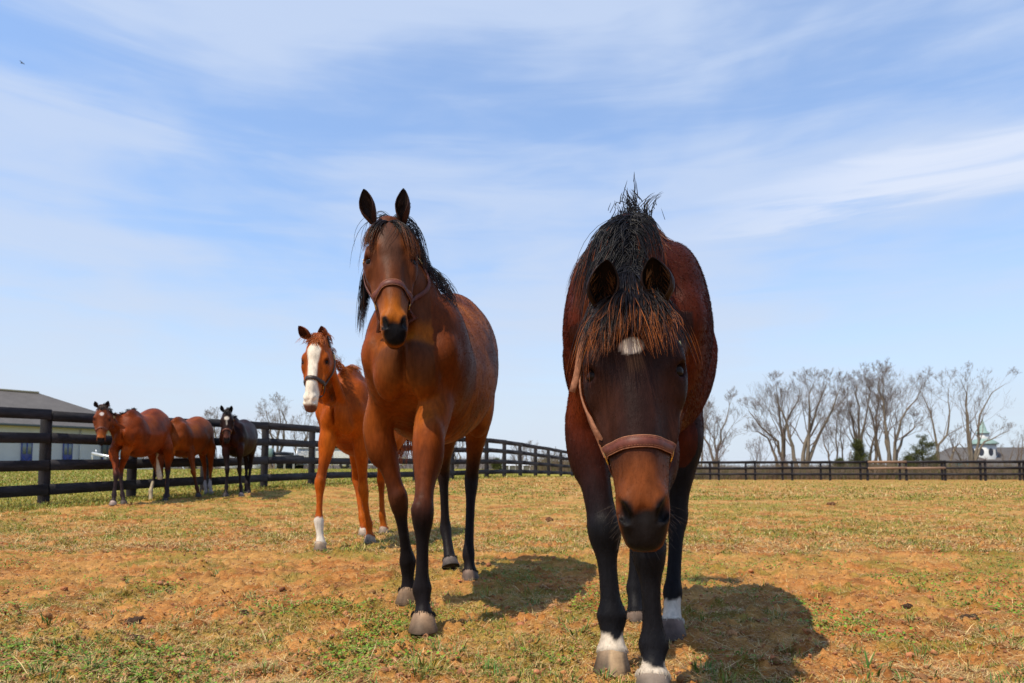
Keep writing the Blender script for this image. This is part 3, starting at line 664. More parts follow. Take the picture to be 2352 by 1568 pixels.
def run_shed():
    Y = 46; a, b = at(612, 1083, Y), at(678, 1083, Y); z0 = gz(a[0], Y); r = empty('shed', (a[0], Y, z0)); tag(r, 'small open shed with a black roof and white posts left of the ribbed trailer', 'shed'); L = b[0]-a[0]; zt = at(640, 1049, Y)[2]-z0
    mb = MB(); mb.box((L/2, .8, zt), (L+.5, 2.4, .22)); mb.box((L*.3, .8, zt+.22), (L*.7, 2.0, .22)); mb.build('roof', M_black, r)
    mb = MB(); mb.box((L/2, -.3, zt-.27), (L, .1, .26)); mb.build('beam', M_white, r)
    mb = MB(); mb.box((L/2, 1.8, zt/2), (L, .06, zt*.95)); mb.build('back_wall', M_dark, r)
    for x in (.02, L*.36, L*.66, L-.05):
        mb = MB(); mb.box((x, -.2, zt/2-.1), (.11, .11, zt)); mb.build('leg', M_white, r)
    mb = MB(); mb.box((.25, -.4, zt+.18), (.5, .5, .75)); mb.build('crate', M_teal, r)
run_shed()
def flatbed():
    Y = 42; a, b = at(190, 1083, Y), at(372, 1083, Y); z0 = gz(a[0], Y); r = empty('flatbed_trailer', (a[0], Y, z0)); tag(r, 'white gooseneck flatbed trailer behind the fence and the leftmost horse', 'trailer'); L = b[0]-a[0]; H0 = lambda py: at(250, py, Y)[2]-z0
    mb = MB(); mb.box((L*.5, .9, H0(1074)), (L, 2.0, .12)); mb.box((L*.5, -.12, H0(1076)), (L, .08, .22)); mb.build('deck', M_white, r)
    mb = MB(); mb.beam((0, .9, H0(1040)), (L*.42, .9, H0(1056)), .16, .16); mb.beam((L*.42, .9, H0(1056)), (L*.62, .9, H0(1074)), .16, .16); mb.tube([(0, .9, H0(1040)), (0, .9, H0(1054))], .05, 8); mb.tube([(.25, .9, H0(1040)), (.22, .9, H0(1032))], .03, 6); mb.build('gooseneck', M_galv, r)
    mb = MB(); mb.box((.9, .9, H0(1056)-.2), (.25, .25, .9)); mb.build('jack', M_trim, r)
    for x in (L*.66, L*.78): wheel(x, .1, .3, .3, r, None)
    mb = MB(); mb.box((L*.80, .9, H0(1068)), (L*.36, 1.5, .34)); mb.build('load', M_white, r)
flatbed()
def utility():
    Y = 43; a, b = at(398, 1083, Y), at(492, 1083, Y); z0 = gz(a[0], Y); r = empty('utility_trailer', (a[0], Y, z0)); tag(r, 'small white utility trailer with a slanted ramp behind the golden bay', 'trailer'); L = b[0]-a[0]; H0 = lambda py: at(440, py, Y)[2]-z0
    mb = MB(); mb.box((L*.45, .5, H0(1068)), (L*.9, 1.4, .22)); mb.build('deck', M_white, r)
    mb = MB(); mb.beam((L*.2, -.2, H0(1064)), (L*.36, -.3, H0(1081)), .14, .06); mb.beam((L*.70, -.2, H0(1063)), (L*.85, -.2, H0(1074)), .3, .08); mb.build('ramp', M_galv, r)
    mb = MB(); mb.box((L*.5, .5, H0(1055)), (L*.7, .08, .12)); mb.tube([(L*.2, .5, H0(1068)), (L*.2, .5, H0(1054))], .03, 6); mb.tube([(L*.8, .5, H0(1068)), (L*.8, .5, H0(1054))], .03, 6); mb.build('rail', M_galv, r)
    wheel(L*.5, -.1, .25, .25, r, None)
utility()
def low_barn():
    Y = 120; a, b = at(1146, 1080, Y), at(1272, 1080, Y); z0 = gz(a[0], Y)-.3; r = empty('shed', (a[0], Y, z0)); tag(r, 'long low far shed with a white roof, seen through the middle fence', 'shed'); L = b[0]-a[0]; H0 = lambda py: at(1200, py, Y)[2]-z0
    mb = MB(); mb.add([[0, 0, H0(1069)], [L, 0, H0(1069)], [L, 2.5, H0(1063)], [0, 2.5, H0(1063)], [L, 5, H0(1069)], [0, 5, H0(1069)]], [[0, 1, 2, 3], [3, 2, 4, 5]]); mb.build('roof', M_white, r)
    mb = MB(); mb.box((L/2, 2.5, H0(1069)/2), (L-.6, 4.4, H0(1069))); mb.build('wall', M_soff, r)
    for i in range(8):
        mb = MB(); mb.box((L*(i+.5)/8, .1, H0(1070)/2), (.2, .2, H0(1070))); mb.build('post', M_white, r)
low_barn()
# tiny bird high in the sky at left
def bird():
    c = at(51, 145, 60); r = empty('bird', c); tag(r, 'tiny dark bird high in the blue sky at upper left', 'bird')
    mb = MB(); mb.tube([(-.16, 0, 0), (-.08, 0, .02), (.05, 0, .02), (.14, 0, 0), (.2, 0, 0)], [.01, .035, .045, .02, .005], 8); mb.build('body', M_dark, r, smooth=True)
    for s in (-1, 1):
        mb = MB(); mb.add([(-.05, 0, .03), (.06, 0, .03), (.02, s*.2, .10), (-.06, s*.2, .10), (-.02, s*.38, .05)], [[0, 1, 2, 3]], [[3, 2, 4]]); mb.build('wing', M_dark, r)
bird()
# ---------------------------------------------------------------- horses
M_coat = mat('coat', attr=True, rough=0.46, spec=0.065, noise=[(9, 0.22, (1, 1, 0.6)), (70, 0.25, (1, 1, 0.25))], bump=[(240, 0.35, 0.003, (1, 1, 0.16)), (14, 0.25, 0.012, (1, 1, 0.7))])
M_fur = mat('fur', attr=True, rough=0.5, spec=0.07)
M_hair = mat('hair', attr=True, rough=0.38, spec=0.16)
M_hoof = mat('hoof', attr=True, rough=0.6, spec=0.2, noise=[(30, 0.35, (1, 1, 0.4)), (6, 0.25, (1, 1, 1))], bump=(90, 0.5, 0.003, (0.2, 0.2, 2.2)))
M_eye = mat('eye', base=(0.012, 0.007, 0.005), rough=0.08, spec=0.10)
M_leather = mat('leather', base=(0.12, 0.032, 0.018), rough=0.55, spec=0.3, noise=(60, 0.35, (1,1,1)), bump=(300, 0.2, 0.001, (1,1,1)))
M_suede = mat('suede', base=(0.30, 0.13, 0.07), rough=0.9, spec=0.2, noise=(120, 0.35, (1,1,1)), bump=(400, 0.5, 0.001, (1,1,1)))
M_dleather = mat('dark_leather', base=(0.035, 0.022, 0.016), rough=0.5, spec=0.4, noise=(60, 0.3, (1,1,1)))
M_brass = mat('brass', base=(0.75, 0.52, 0.2), rough=0.25, spec=0.5, metal=1.0)

HEAD = [  # s, centre f, half width, up, down, taper
    (-0.01, -.080, .055, .060, .065, .0), (0.06, -.085, .080, .088, .100, .1), (0.13, -.092, .094, .100, .120, .12), (0.19, -.095, .096, .098, .130, .15),
    (0.26, -.088, .078, .084, .108, .25), (0.33, -.076, .063, .068, .080, .3), (0.40, -.068, .054, .056, .056, .3), (0.46, -.067, .048, .046, .050, .2),
    (0.505, -.070, .044, .034, .040, .1), (0.535, -.074, .036, .022, .028, 0)]

def perp(v, d): v = np.asarray(v, float); v = v-d*(v@d); return v/np.linalg.norm(v)

class Horse:
    def __init__(self, name_label, origin, theta, c, group=None):
        self.c = c; self.O = np.array(origin, float); self.th = theta
        self.root = empty('horse', self.O, -theta)
        tag(self.root, name_label, 'horse', group)
        ct, st = math.cos(theta), math.sin(theta)
        self.R = np.array([[ct, st, 0], [-st, ct, 0], [0, 0, 1]])
    def L(self, W): return (np.asarray(W, float)-self.O)@self.R      # world -> local (R^T)
    def px(self, x, y, Y): return self.L(at(x, y, Y))
    def head_frame(self, P, Nn, yaw):
        d = Nn-P; self.hs = np.linalg.norm(d)/0.55; S = d/np.linalg.norm(d)
        X = perp((math.cos(yaw), math.sin(yaw), 0), S); Fn = np.cross(S, X)
        self.P = P; self.HM = np.stack([X, S, Fn], axis=1)
    def H(self, *v): return self.P+self.hs*(self.HM@np.array(v, float))
    def hl(self, V): return ((V-self.P)@self.HM)/self.hs

    def build_body(self, vox):
        c = self.c
        for l in c['fore']+c['hind']:
            if not l.get('lifted'): l['keys'][3] = np.array(l['keys'][3])+np.array([0, .04, 0])
        g = c.get('size', 1.0); bw = c.get('bw', 1.0)
        pts = np.concatenate([np.array([l['keys'] for l in c['fore']]).reshape(-1, 3), np.array([l['keys'] for l in c['hind']]).reshape(-1, 3), [self.H(0, .58, -.1), self.H(.14, 0, .0), self.H(-.14, 0, 0)]])
        lo = np.minimum(pts.min(0)-.12, [-.38*bw, -.36, 0]); hi = np.maximum(pts.max(0)+.12, [.38*bw, 1.36*g, 1.56*g]); lo[2] = -0.03
        f = Field(lo, hi, vox)
        ys = c.get('ys', .95)*g; zo = g; rear = c.get('rear', 0.0)
        lift = lambda y: rear*float(sstep(.25, .95, np.array(y)))
        T = [(-.25, 1.02, .10, .11, .12, 0), (-.19, 1.03, .165, .19, .17, .1), (-.08, 1.05, .205, .29, .25, .2), (.05, 1.06, .225, .345, .31, .5), (.25, 1.05, .262, .32, .345, .35),
             (.45, 1.05, .288, .31, .35, .2), (.65, 1.08, .285, .31, .34, .15), (.82, 1.13, .26, .305, .31, .15), (.95, 1.16, .24, .30, .28, .2), (1.08, 1.16, .215, .27, .25, .25), (1.19, 1.13, .155, .22, .2, .2), (1.25, 1.10, .09, .14, .13, .2)]
        f.loft([[0, y*ys, z*zo+lift(y), w*bw, a*zo, b*zo, t] for y, z, w, a, b, t in T], (1, 0, 0), 0.03, 44, 2.15)
        for s in (-1, 1):
            f.ell((s*.125*bw, -.03, 1.07*g), (.095, .17, .24), 0.07)
            f.ell((s*.072*bw, -.21, .975*g), (.068, .076, .115), 0.032)
            f.ell((s*.150*bw, -.175, 1.055*g), (.052, .055, .075), 0.04)
            f.ell((s*.12*bw, 1.0*ys, 1.08*g+rear), (.115, .235, .27), 0.06)
            f.ell((s*.155*bw, .82*ys, .93*g), (.085, .12, .17), 0.06)
            f.ell((s*.085*bw, 1.14*ys, 1.02*g+rear*.6), (.085, .10, .2), 0.05)
        f.ell((0, .06, 1.34*g), (.055, .20, .085), 0.07)
        f.ell((0, -.295, .95*g), (.008, .035, .12), 0.035, None, True)
        for s in (-1, 1): f.ell((s*.30*bw, .72*ys, 1.20*g+rear), (.026, .08, .08), 0.06, None, True)
        # neck
        n1 = self.H(0, .045, -.10); b0 = np.array([0, .04, 1.12*g]); m = c.get('neckmid')
        lat = (-1, 0, 0)
        d = n1-b0
        rows = [[*b0, .125, .22, .24, .2]]
        if m is None: m = b0+d*.5
        m = np.array(m, float)
        rows += [[*((b0+m)/2), .108, .175, .19, .35], [*m, .088, .135, .145, .4], [*((m+n1)/2), .074, .108, .115, .35], [*n1, .062, .085, .09, .2]]
        f.loft(rows, lat, 0.06, 30, 2.1)
        for s in (-1, 1):      # long muscles down the front of the neck
            a0 = self.H(s*.040, .10, -.165); a1 = np.array([s*.055, -.20, 1.06*g]); md = (a0+a1)/2+np.array([s*.012, -.03, 0])
            f.loft([[*a0, .020, .025, .025, 0], [*md, .030, .034, .034, 0], [*a1, .040, .045, .045, 0]], lat, 0.03, 20)
        # head
        h = self.hs; k = h; hw = c.get('hw', 1.0)
        f.loft([[*self.H(0, s_, f_), w*h*hw, a*h, b*h, t] for s_, f_, w, a, b, t in HEAD], tuple(-self.HM[:, 0]), 0.03*k, 34, 2.35)
        E = lambda x, s_, f_, r, kk=.02, sub=False, M=None: f.ell(self.H(x, s_, f_), np.array(r)*h, kk*k, self.HM if M is None else M, sub)
        for s in (-1, 1):
            E(s*.056, .165, -.155, (.033*hw, .085, .075), .04)          # jowl
            E(s*.080*hw, .158, -.034, (.019, .034, .020), .03)         # brow
            E(s*.084*hw, .215, -.062, (.018, .045, .028), .035)
            E(s*.070*hw, .275, -.070, (.014, .070, .010), .02)         # facial crest
            E(s*.066*hw, .095, -.002, (.014, .022, .009), .03, True)   # hollow over the eye
            E(s*.080*hw, .330, -.022, (.014, .070, .016), .035, True)   # flat beside the nasal bone
            E(s*.089*hw, .190, -.036, (.013, .017, .013), .006, True)
            E(s*.083*hw, .170, -.030, (.016, .008, .013), .008)  # eye opening
            E(s*.031, .478, -.042, (.021, .042, .030), .02)            # nostril wing
            a = 0.5*s; M2 = self.HM@np.array([[math.cos(a), -math.sin(a), 0], [math.sin(a), math.cos(a), 0], [0, 0, 1]])
            E(s*.0405, .490, -.018, (.0105, .028, .034), .007, True, M2)
            E(s*.049, .468, -.030, (.006, .022, .018), .007, True, M2)
        E(0, .30, -.022, (.030, .16, .016), .03)                        # nasal bone
        E(0, .10, -.008, (.06, .07, .018), .03)                         # forehead
        E(0, .515, -.066, (.037, .034, .030), .02)                     # upper lip
        E(0, .505, -.108, (.032, .040, .022), .02)                     # chin
        E(0, .535, -.090, (.06, .028, .0035), .006, True)              # mouth
        E(0, .30, -.145, (.045, .11, .03), .04)                        # between the jaw bones
        # legs
        for leg in c['fore']:
            Eb, K, Fe, Hb = [np.array(p, float) for p in leg['keys']]
            s = 1 if Eb[0] > 0 else -1
            up = np.array([s*.115*bw, .0, 1.05*g]); co = self.coronet(leg, Fe, Hb)
            lerp = lambda a, b, t: a+(b-a)*t
            tk = leg.get('thick', 1.0)
            rows = [[*up, .07, .10, .10, 0], [*lerp(up, Eb, .62), .070, .095, .09, 0], [*Eb, .062, .080, .072, 0], [*lerp(Eb, K, .35), .052, .066, .058, 0], [*lerp(Eb, K, .70), .036, .044, .040, 0], [*lerp(Eb, K, .86), .037, .040, .038, 0],
                    [*lerp(Eb, K, .95), .041, .040, .043, 0], [*lerp(K, Fe, .04), .041, .039, .043, 0], [*lerp(K, Fe, .15), .037, .038, .036, 0], [*lerp(K, Fe, .27), .029, .034, .027, 0], [*lerp(K, Fe, .38), .0245, .033, .023, 0], [*lerp(K, Fe, .55), .0225, .032, .022, 0], [*lerp(K, Fe, .82), .025, .034, .025, 0], [*lerp(K, Fe, .93), .032, .040, .031, 0],
                    [*Fe, .037, .046, .034, 0], [*lerp(Fe, co, .3), .031, .036, .028, 0], [*lerp(Fe, co, .6), .026, .027, .026, 0], [*lerp(Fe, co, .88), .032, .032, .034, 0], [*co, .037, .036, .040, 0]]
            rows = [r_[:3]+[q*(tk if i > 3 else 1) for q in r_[3:]] for i, r_ in enumerate(rows)]
            f.loft(rows, (1, 0, 0), 0.022, 80, 2.1)
            f.ell(K+np.array([-s*.012, -.014, .015]), (.024, .024, .028), .02)
            f.ell(lerp(K, Fe, 0)+np.array([0, .036, .01]), (.022, .018, .03), .02)
            f.ell(lerp(Eb, K, .15)+np.array([s*.015, -.025, 0]), (.045, .04, .11), .04)
        for leg in c['hind']:
            St, Hk, Fe, Hb = [np.array(p, float) for p in leg['keys']]
            s = 1 if St[0] > 0 else -1
            up = np.array([s*.12*bw, .98*ys, 1.12*g+rear]); co = self.coronet(leg, Fe, Hb)
            lerp = lambda a, b, t: a+(b-a)*t
            rows = [[*up, .09, .13, .13, 0], [*lerp(up, St, .6), .092, .14, .12, 0], [*St, .080, .115, .085, 0], [*lerp(St, Hk, .38), .060, .085, .060, 0], [*lerp(St, Hk, .68), .042, .058, .042, 0], [*lerp(St, Hk, .88), .037, .054, .040, 0],
                    [*Hk, .040, .048, .042, 0], [*lerp(Hk, Fe, .12), .037, .046, .034, 0], [*lerp(Hk, Fe, .28), .028, .036, .028, 0], [*lerp(Hk, Fe, .55), .025, .032, .025, 0], [*lerp(Hk, Fe, .84), .027, .034, .027, 0],
                    [*Fe, .035, .042, .034, 0], [*lerp(Fe, co, .4), .029, .033, .028, 0], [*lerp(Fe, co, .9), .034, .034, .036, 0], [*co, .038, .038, .042, 0]]
            f.loft(rows, (1, 0, 0), 0.025, 80, 2.1)
            f.ell(Hk+np.array([0, .045, .055]), (.020, .022, .045), .025)
        V, Q = f.mesh(); self.V, self.Q = V, Q; self.N = vnormals(V, Q)
        return self
    def coronet(self, leg, Fe, Hb):
        d = Hb-Fe; d /= np.linalg.norm(d); return Hb-d*.055

    def colour(self):
        c = self.c; V = self.V; N_ = len(V); h = self.hl(V)
        A = lambda t: np.array(t, float)
        col = np.tile(A(c['base']), (N_, 1))
        def mix(t, cc):
            nonlocal col; t = np.clip(t, 0, 1)[:, None]; col = col*(1-t)+A(cc)*t
        n1 = vnoise(V[:, 0]*7, V[:, 1]*4, V[:, 2]*5, 3); n2 = vnoise(V[:, 0]*20, V[:, 1]*14, V[:, 2]*14, 5)
        mix(sstep(.45, .75, n1)*.55, c['dark'])
        mix(sstep(.55, .85, vnoise(V[:, 0]*5, V[:, 1]*5, V[:, 2]*5, 9))*.5, c['light'])
        if 'mottle' in c:
            m2_ = fbm(V[:, 0]*1.0+V[:, 1]*1.3, V[:, 2], 9, 4, 33, .65); mix(sstep(.48, .66, m2_)*c['mottle']*(V[:, 1] > .1), c['light']); mix(sstep(.44, .30, m2_)*c['mottle']*.6*(V[:, 1] > .1), c['dark'])
        # dark topline and neck crest
        mix(sstep(.06, .01, np.abs(V[:, 0]))*sstep(1.25, 1.4, V[:, 2])*.4, c['dark'])
        ishead = (h[:, 1] > -.03)&(np.abs(h[:, 0]) < .15)&(h[:, 2] > -.26)&(h[:, 2] < .12)&(h[:, 1] < .62)
        ishead = ishead.astype(float)*sstep(-.30, -.16, h[:, 2])
        # legs
        front = V[:, 1] < .5
        if c.get('points', True):
            hf, lf = c.get('fore_black', (.80, .45)); hh, lh = c.get('hind_black', (.75, .5))
            t = np.where(front, sstep(hf, lf, V[:, 2]+.06*(n1-.5)), sstep(hh, lh, V[:, 2]+.06*(n1-.5)))
            mix(t*(1-ishead), c['points_col'])
        for leg in c['fore']+c['hind']:
            if 'sock' in leg:
                top, cc = leg['sock']; Fe, Hb = np.array(leg['keys'][2]), np.array(leg['keys'][3])
                dd = np.linalg.norm(V[:, :2]-((Fe+Hb)/2)[:2], axis=1)
                near = (dd < .085)&(V[:, 2] < top+.05)
                edge = top+.028*(vnoise(V[:, 0]*45, V[:, 1]*45, V[:, 2]*8, 8)-.5)
                mix(near*sstep(edge+.006, edge-.004, V[:, 2]), cc)
        # face
        mix(ishead*c.get('face_t', .0), c['face'])
        muz = ishead*sstep(.34, .43, h[:, 1]+.03*(n2-.5))
        mix(muz*.9, c['muzzle'])
        noseend = np.sqrt((h[:, 0]/1.0)**2+((h[:, 1]-.530)/1.0)**2+((h[:, 2]+.040)/1.0)**2)
        lips = ishead*sstep(-.070, -.090, h[:, 2])*sstep(.44, .48, h[:, 1]); mix(lips*.85, np.array(c['nose'])*1.3+np.array(c['face'])*.35)
        mix(ishead*sstep(c.get('nose_r', .066), c.get('nose_r', .066)-.016, noseend+.012*(n2-.5)), c['nose'])
        for s in (-1, 1):
            dn = np.sqrt(((h[:, 0]-s*.039)/.8)**2+(h[:, 1]-.492)**2+((h[:, 2]+.024)/1.1)**2)
            mix(ishead*sstep(.034, .020, dn), c['nose']); mix(ishead*sstep(.027, .017, dn), c.get('nostril', (.004, .003, .003)))
            de = np.sqrt(((h[:, 0]-s*.088)/.8)**2+(h[:, 1]-.19)**2+(h[:, 2]+.040)**2)
            mix(ishead*sstep(.040, .022, de)*.8, c.get('eyerim', c['dark']))
        for fn in c.get('marks', []):
            t, cc = fn(h, n2, V); mix(ishead*t, cc)
        self.col = np.maximum(col, 0); return self

    def finish(self, fur=0, fur_len=.010):
        root = self.root
        self.body = obj('body', fast_mesh('body', self.V, [self.Q], self.col), M_coat, root)
        self.bvh = BVHTree.FromPolygons(self.V.tolist(), self.Q.tolist())
        c = self.c
        for leg in c['fore']+c['hind']: self.hoof(leg)
        for s in (-1, 1):
            e = Field_sphere(self.H(s*.0775*c.get('hw', 1), .190, -.0495), .0205*self.hs, 18)
            obj('eye', fast_mesh('eye', e[0], e[1]), M_eye, root)
        for s in (-1, 1): self.ear(s)
        if fur: self.fur(fur, fur_len)
    def hoof(self, leg):
        Fe, Hb = np.array(leg['keys'][2], float), np.array(leg['keys'][3], float)
        co = self.coronet(leg, Fe, Hb); d = Hb-co; L_ = np.linalg.norm(d); d /= L_
        if leg.get('lifted'): ax = d
        else: ax = np.array([0, -.35, -1.0]); ax /= np.linalg.norm(ax)
        X = perp((1, 0, 0), ax); Fw = np.cross(ax, X)      # forward
        if Fw[1] > 0: Fw = -Fw
        ring = []; n = 28; a = np.arange(n)*2*math.pi/n
        hk = leg.get('hoof_w', 1.0)
        for t, r, sh in ((-.10, .030, 0), (-.02, .0375, 0), (0.05, .0400, 0), (.3, .0430, .002), (.65, .0480, .004), (.93, .0535, .007), (1.0, .0520, .007)):
            P = co+d*L_*t if leg.get('lifted') else np.array([co[0]+(Hb-co)[0]*t, co[1]+(Hb-co)[1]*t-.01*t, co[2]+(Hb-co)[2]*t])
            rr = r*hk
            fw = np.cos(a); shape = rr*(1+.06*fw)
            if leg.get('lifted'): R_ = P+shape[:, None]*(np.sin(a)[:, None]*X+fw[:, None]*Fw)+Fw*sh
            else:
                R_ = P+shape[:, None]*(np.sin(a)[:, None]*np.array([1, 0, 0])+fw[:, None]*np.array([0, -1.06, 0]))+np.array([0, -sh, 0])
                R_[:, 2] += (1-t)*.012*(-fw)*-1*(1 if t < .9 else 0)
            ring.append(R_)
        V = np.concatenate(ring); m = len(ring)
        Q = [[i*n+j, i*n+(j+1) % n, (i+1)*n+(j+1) % n, (i+1)*n+j] for i in range(m-1) for j in range(n)]
        V = np.vstack([V, ring[-1].mean(0)]); T = [[(m-1)*n+j, (m-1)*n+(j+1) % n, m*n] for j in range(n)]
        cc = np.tile(np.array(leg.get('hoof', (.15, .10, .07)), float), (len(V), 1))
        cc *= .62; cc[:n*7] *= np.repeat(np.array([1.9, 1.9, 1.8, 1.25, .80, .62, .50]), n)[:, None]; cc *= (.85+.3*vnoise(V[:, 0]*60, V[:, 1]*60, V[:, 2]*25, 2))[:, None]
        if leg.get('stripes'):
            st = sstep(.5, .62, vnoise(V[:, 0]*55, V[:, 1]*10, None, 4)); cc = cc*(1-st[:, None]*.6)+np.array(leg['stripes'])*st[:, None]*.6
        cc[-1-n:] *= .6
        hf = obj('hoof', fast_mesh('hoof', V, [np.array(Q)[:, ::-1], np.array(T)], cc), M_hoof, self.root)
        # short hair falling over the top edge of the hoof
        m_ = 260; a = rng.uniform(0, 2*math.pi, m_); r_ = .0365*hk
        o_ = (np.sin(a)[:, None]*(X if leg.get('lifted') else np.array([1., 0, 0]))+np.cos(a)[:, None]*(Fw if leg.get('lifted') else np.array([0, -1., 0])))
        B0 = co-(d*.008 if leg.get('lifted') else np.array([0, 0, -.008]))+o_*r_+rng.normal(0, .002, (m_, 3)); B0[:, 2] += 0 if leg.get('lifted') else .008*np.cos(a)
        dn = (d if leg.get('lifted') else np.array([0, 0, -1.])); ln_ = rng.uniform(.010, .022, m_)[:, None]
        P = np.stack([B0, B0+dn*ln_*.5+o_*ln_*.30, B0+dn*ln_+o_*ln_*.42], axis=1)
        hc = np.array(leg['sock'][1] if 'sock' in leg else (self.c['points_col'] if self.c.get('points', True) else self.c['base']))*rng.uniform(.7, 1.15, (m_, 1, 1))
        v_, q_, c_ = strands_mesh(P, np.array([.0010, .0008, .0002]), np.tile(hc, (1, 3, 1)).reshape(m_, 3, 3))
        obj('coronet_hair', fast_mesh('coronet_hair', v_, q_, c_), M_hair, hf)
    def ear(self, s):
        c = self.c; e = c['ears'][0 if s < 0 else 1]
        base = self.H(s*e.get('x', .052), e.get('s', .005), e.get('f', -.035)); tip = np.array(e['tip'], float)
        ax = tip-base; Ln = np.linalg.norm(ax); ax /= Ln
        op = perp(np.array(e.get('open', (s*.25, -1, -.1)), float), ax); sd_ = np.cross(ax, op)
        W = e.get('w', .036)
        tk = [0, .12, .3, .5, .7, .85, .95, 1]; rk = [.40, .60, .90, 1.0, .84, .55, .28, .05]; ak = [178, 165, 140, 118, 100, 92, 85, 80]
        nt, na = 16, 18; ts = np.linspace(0, 1, nt); V = []
        for side in (1, .86):
            for t in ts:
                r = np.interp(t, tk, rk)*W*side; am = R(np.interp(t, tk, ak)); ph = np.linspace(-am, am, na)
                cen = base+ax*(t*Ln-(0 if side == 1 else .0))+op*(.010*math.sin(t*3))-sd_*s*0.012*t*t*(1 if side else 1)
                V.append(cen+r*(-.75*np.cos(ph)[:, None]*op+np.sin(ph)[:, None]*sd_))
        V = np.concatenate(V); Q = []; h_ = nt*na
        for i in range(nt-1):
            for j in range(na-1):
                q = [i*na+j, i*na+j+1, (i+1)*na+j+1, (i+1)*na+j]; Q.append(q); Q.append([x+h_ for x in q[::-1]])
            for j in (0, na-1): Q.append([i*na+j, (i+1)*na+j, h_+(i+1)*na+j, h_+i*na+j])
        for j in range(na-1): k = (nt-1)*na; Q.append([k+j, k+j+1, h_+k+j+1, h_+k+j])
        cc = np.tile(np.array(c['ear_out'], float), (len(V), 1)); cc[h_:] = c['ear_in']
        tt = np.tile(np.repeat(ts, na), 2); t_ = sstep(.75, 1.0, tt)[:, None]; cc = cc*(1-t_*.6)+np.array(c['ear_tip'])*t_*.6
        ear = obj('ear', fast_mesh('ear', V, [np.array(Q)], cc), M_coat, self.root)
        # hair inside the ear
        n = c.get('ear_hair', 120); t0 = rng.uniform(.05, .6, n); r0 = np.interp(t0, tk, rk)*W
        ph = rng.uniform(-1, 1, n)*R(125); P0 = base+ax*(t0*Ln)[:, None]+(r0*.82)[:, None]*(-.75*np.cos(ph)[:, None]*op+np.sin(ph)[:, None]*sd_)
        dirn = ax*.75+op*.55-sd_*np.sin(ph)[:, None]*.5+rng.normal(0, .15, (n, 3)); ln = rng.uniform(.012, .03, n)
        P = np.stack([P0+dirn*(ln*k)[:, None]+ax*(ln*k*k*.3)[:, None] for k in (0, .33, .66, 1.0)], axis=1)
        C = np.tile(np.array(c.get('ear_hair_col', c['ear_in']))*1.2, (n, 4, 1))
        v, q, cl = strands_mesh(P, np.array([.0008, .0007, .0005, .0001]), C)
        obj('ear_hair', fast_mesh('ear_hair', v, q, cl), M_hair, ear)
    def fur(self, n, ln):
        V, Q, N_ = self.V, self.Q, self.N
        a = V[Q[:, 2]]-V[Q[:, 0]]; b = V[Q[:, 3]]-V[Q[:, 1]]; area = np.linalg.norm(np.cross(a, b), axis=1)*.5
        fn = N_[Q].mean(1); area = area*(fn[:, 1] < .35)*(1+2.0*(np.abs(fn[:, 1]) < .35))
        f = rng.choice(len(Q), n, p=area/area.sum()); u, v = rng.random(n), rng.random(n)
        q = Q[f]; w = np.stack([(1-u)*(1-v), u*(1-v), u*v, (1-u)*v], axis=1)
        P = (V[q]*w[..., None]).sum(1); Nn = (N_[q]*w[..., None]).sum(1); Nn /= np.linalg.norm(Nn, axis=1, keepdims=True)
        C = (self.col[q]*w[..., None]).sum(1)
        h = self.hl(P); hd = (h[:, 1] > .0)&(h[:, 1] < .6)&(np.abs(h[:, 0]) < .14)&(h[:, 2] > -.27)&(h[:, 2] < .1)
        flow = np.tile(np.array([0, .55, -.85]), (n, 1)); flow[hd] = self.HM[:, 1]
        leg = (P[:, 2] < .75)&~hd; flow[leg] = (0, .1, -1)
        flow = flow+rng.normal(0, .22, (n, 3)); flow -= Nn*(flow*Nn).sum(1)[:, None]; flow /= np.linalg.norm(flow, axis=1, keepdims=True)+1e-9
        lift = rng.uniform(.12, .55, n)[:, None]; L_ = ln*rng.uniform(.5, 1.2, n); L_[hd] *= .45; L_[leg] *= .6
        c_len = 1.0
        L_ = np.where(hd&(h[:, 1] > .46), L_*.5, L_)*c_len
        d = flow+Nn*lift; d /= np.linalg.norm(d, axis=1, keepdims=True)
        sdv = np.cross(d, Nn+rng.normal(0, .6, (n, 3))); sdv /= np.linalg.norm(sdv, axis=1, keepdims=True)
        wd = .0007*(ln/.012)**.5
        B = P-Nn*.0008
        T_ = np.stack([B-sdv*wd, B+sdv*wd, B+d*L_[:, None]], axis=1).reshape(-1, 3)
        br = rng.uniform(.86, 1.18, n)[:, None]
        cc = np.repeat(C*br, 3, axis=0)
        self.fur_o = obj('coat_hair', fast_mesh('coat_hair', T_, np.arange(3*n).reshape(-1, 3), cc, smooth=False), M_fur, self.root)
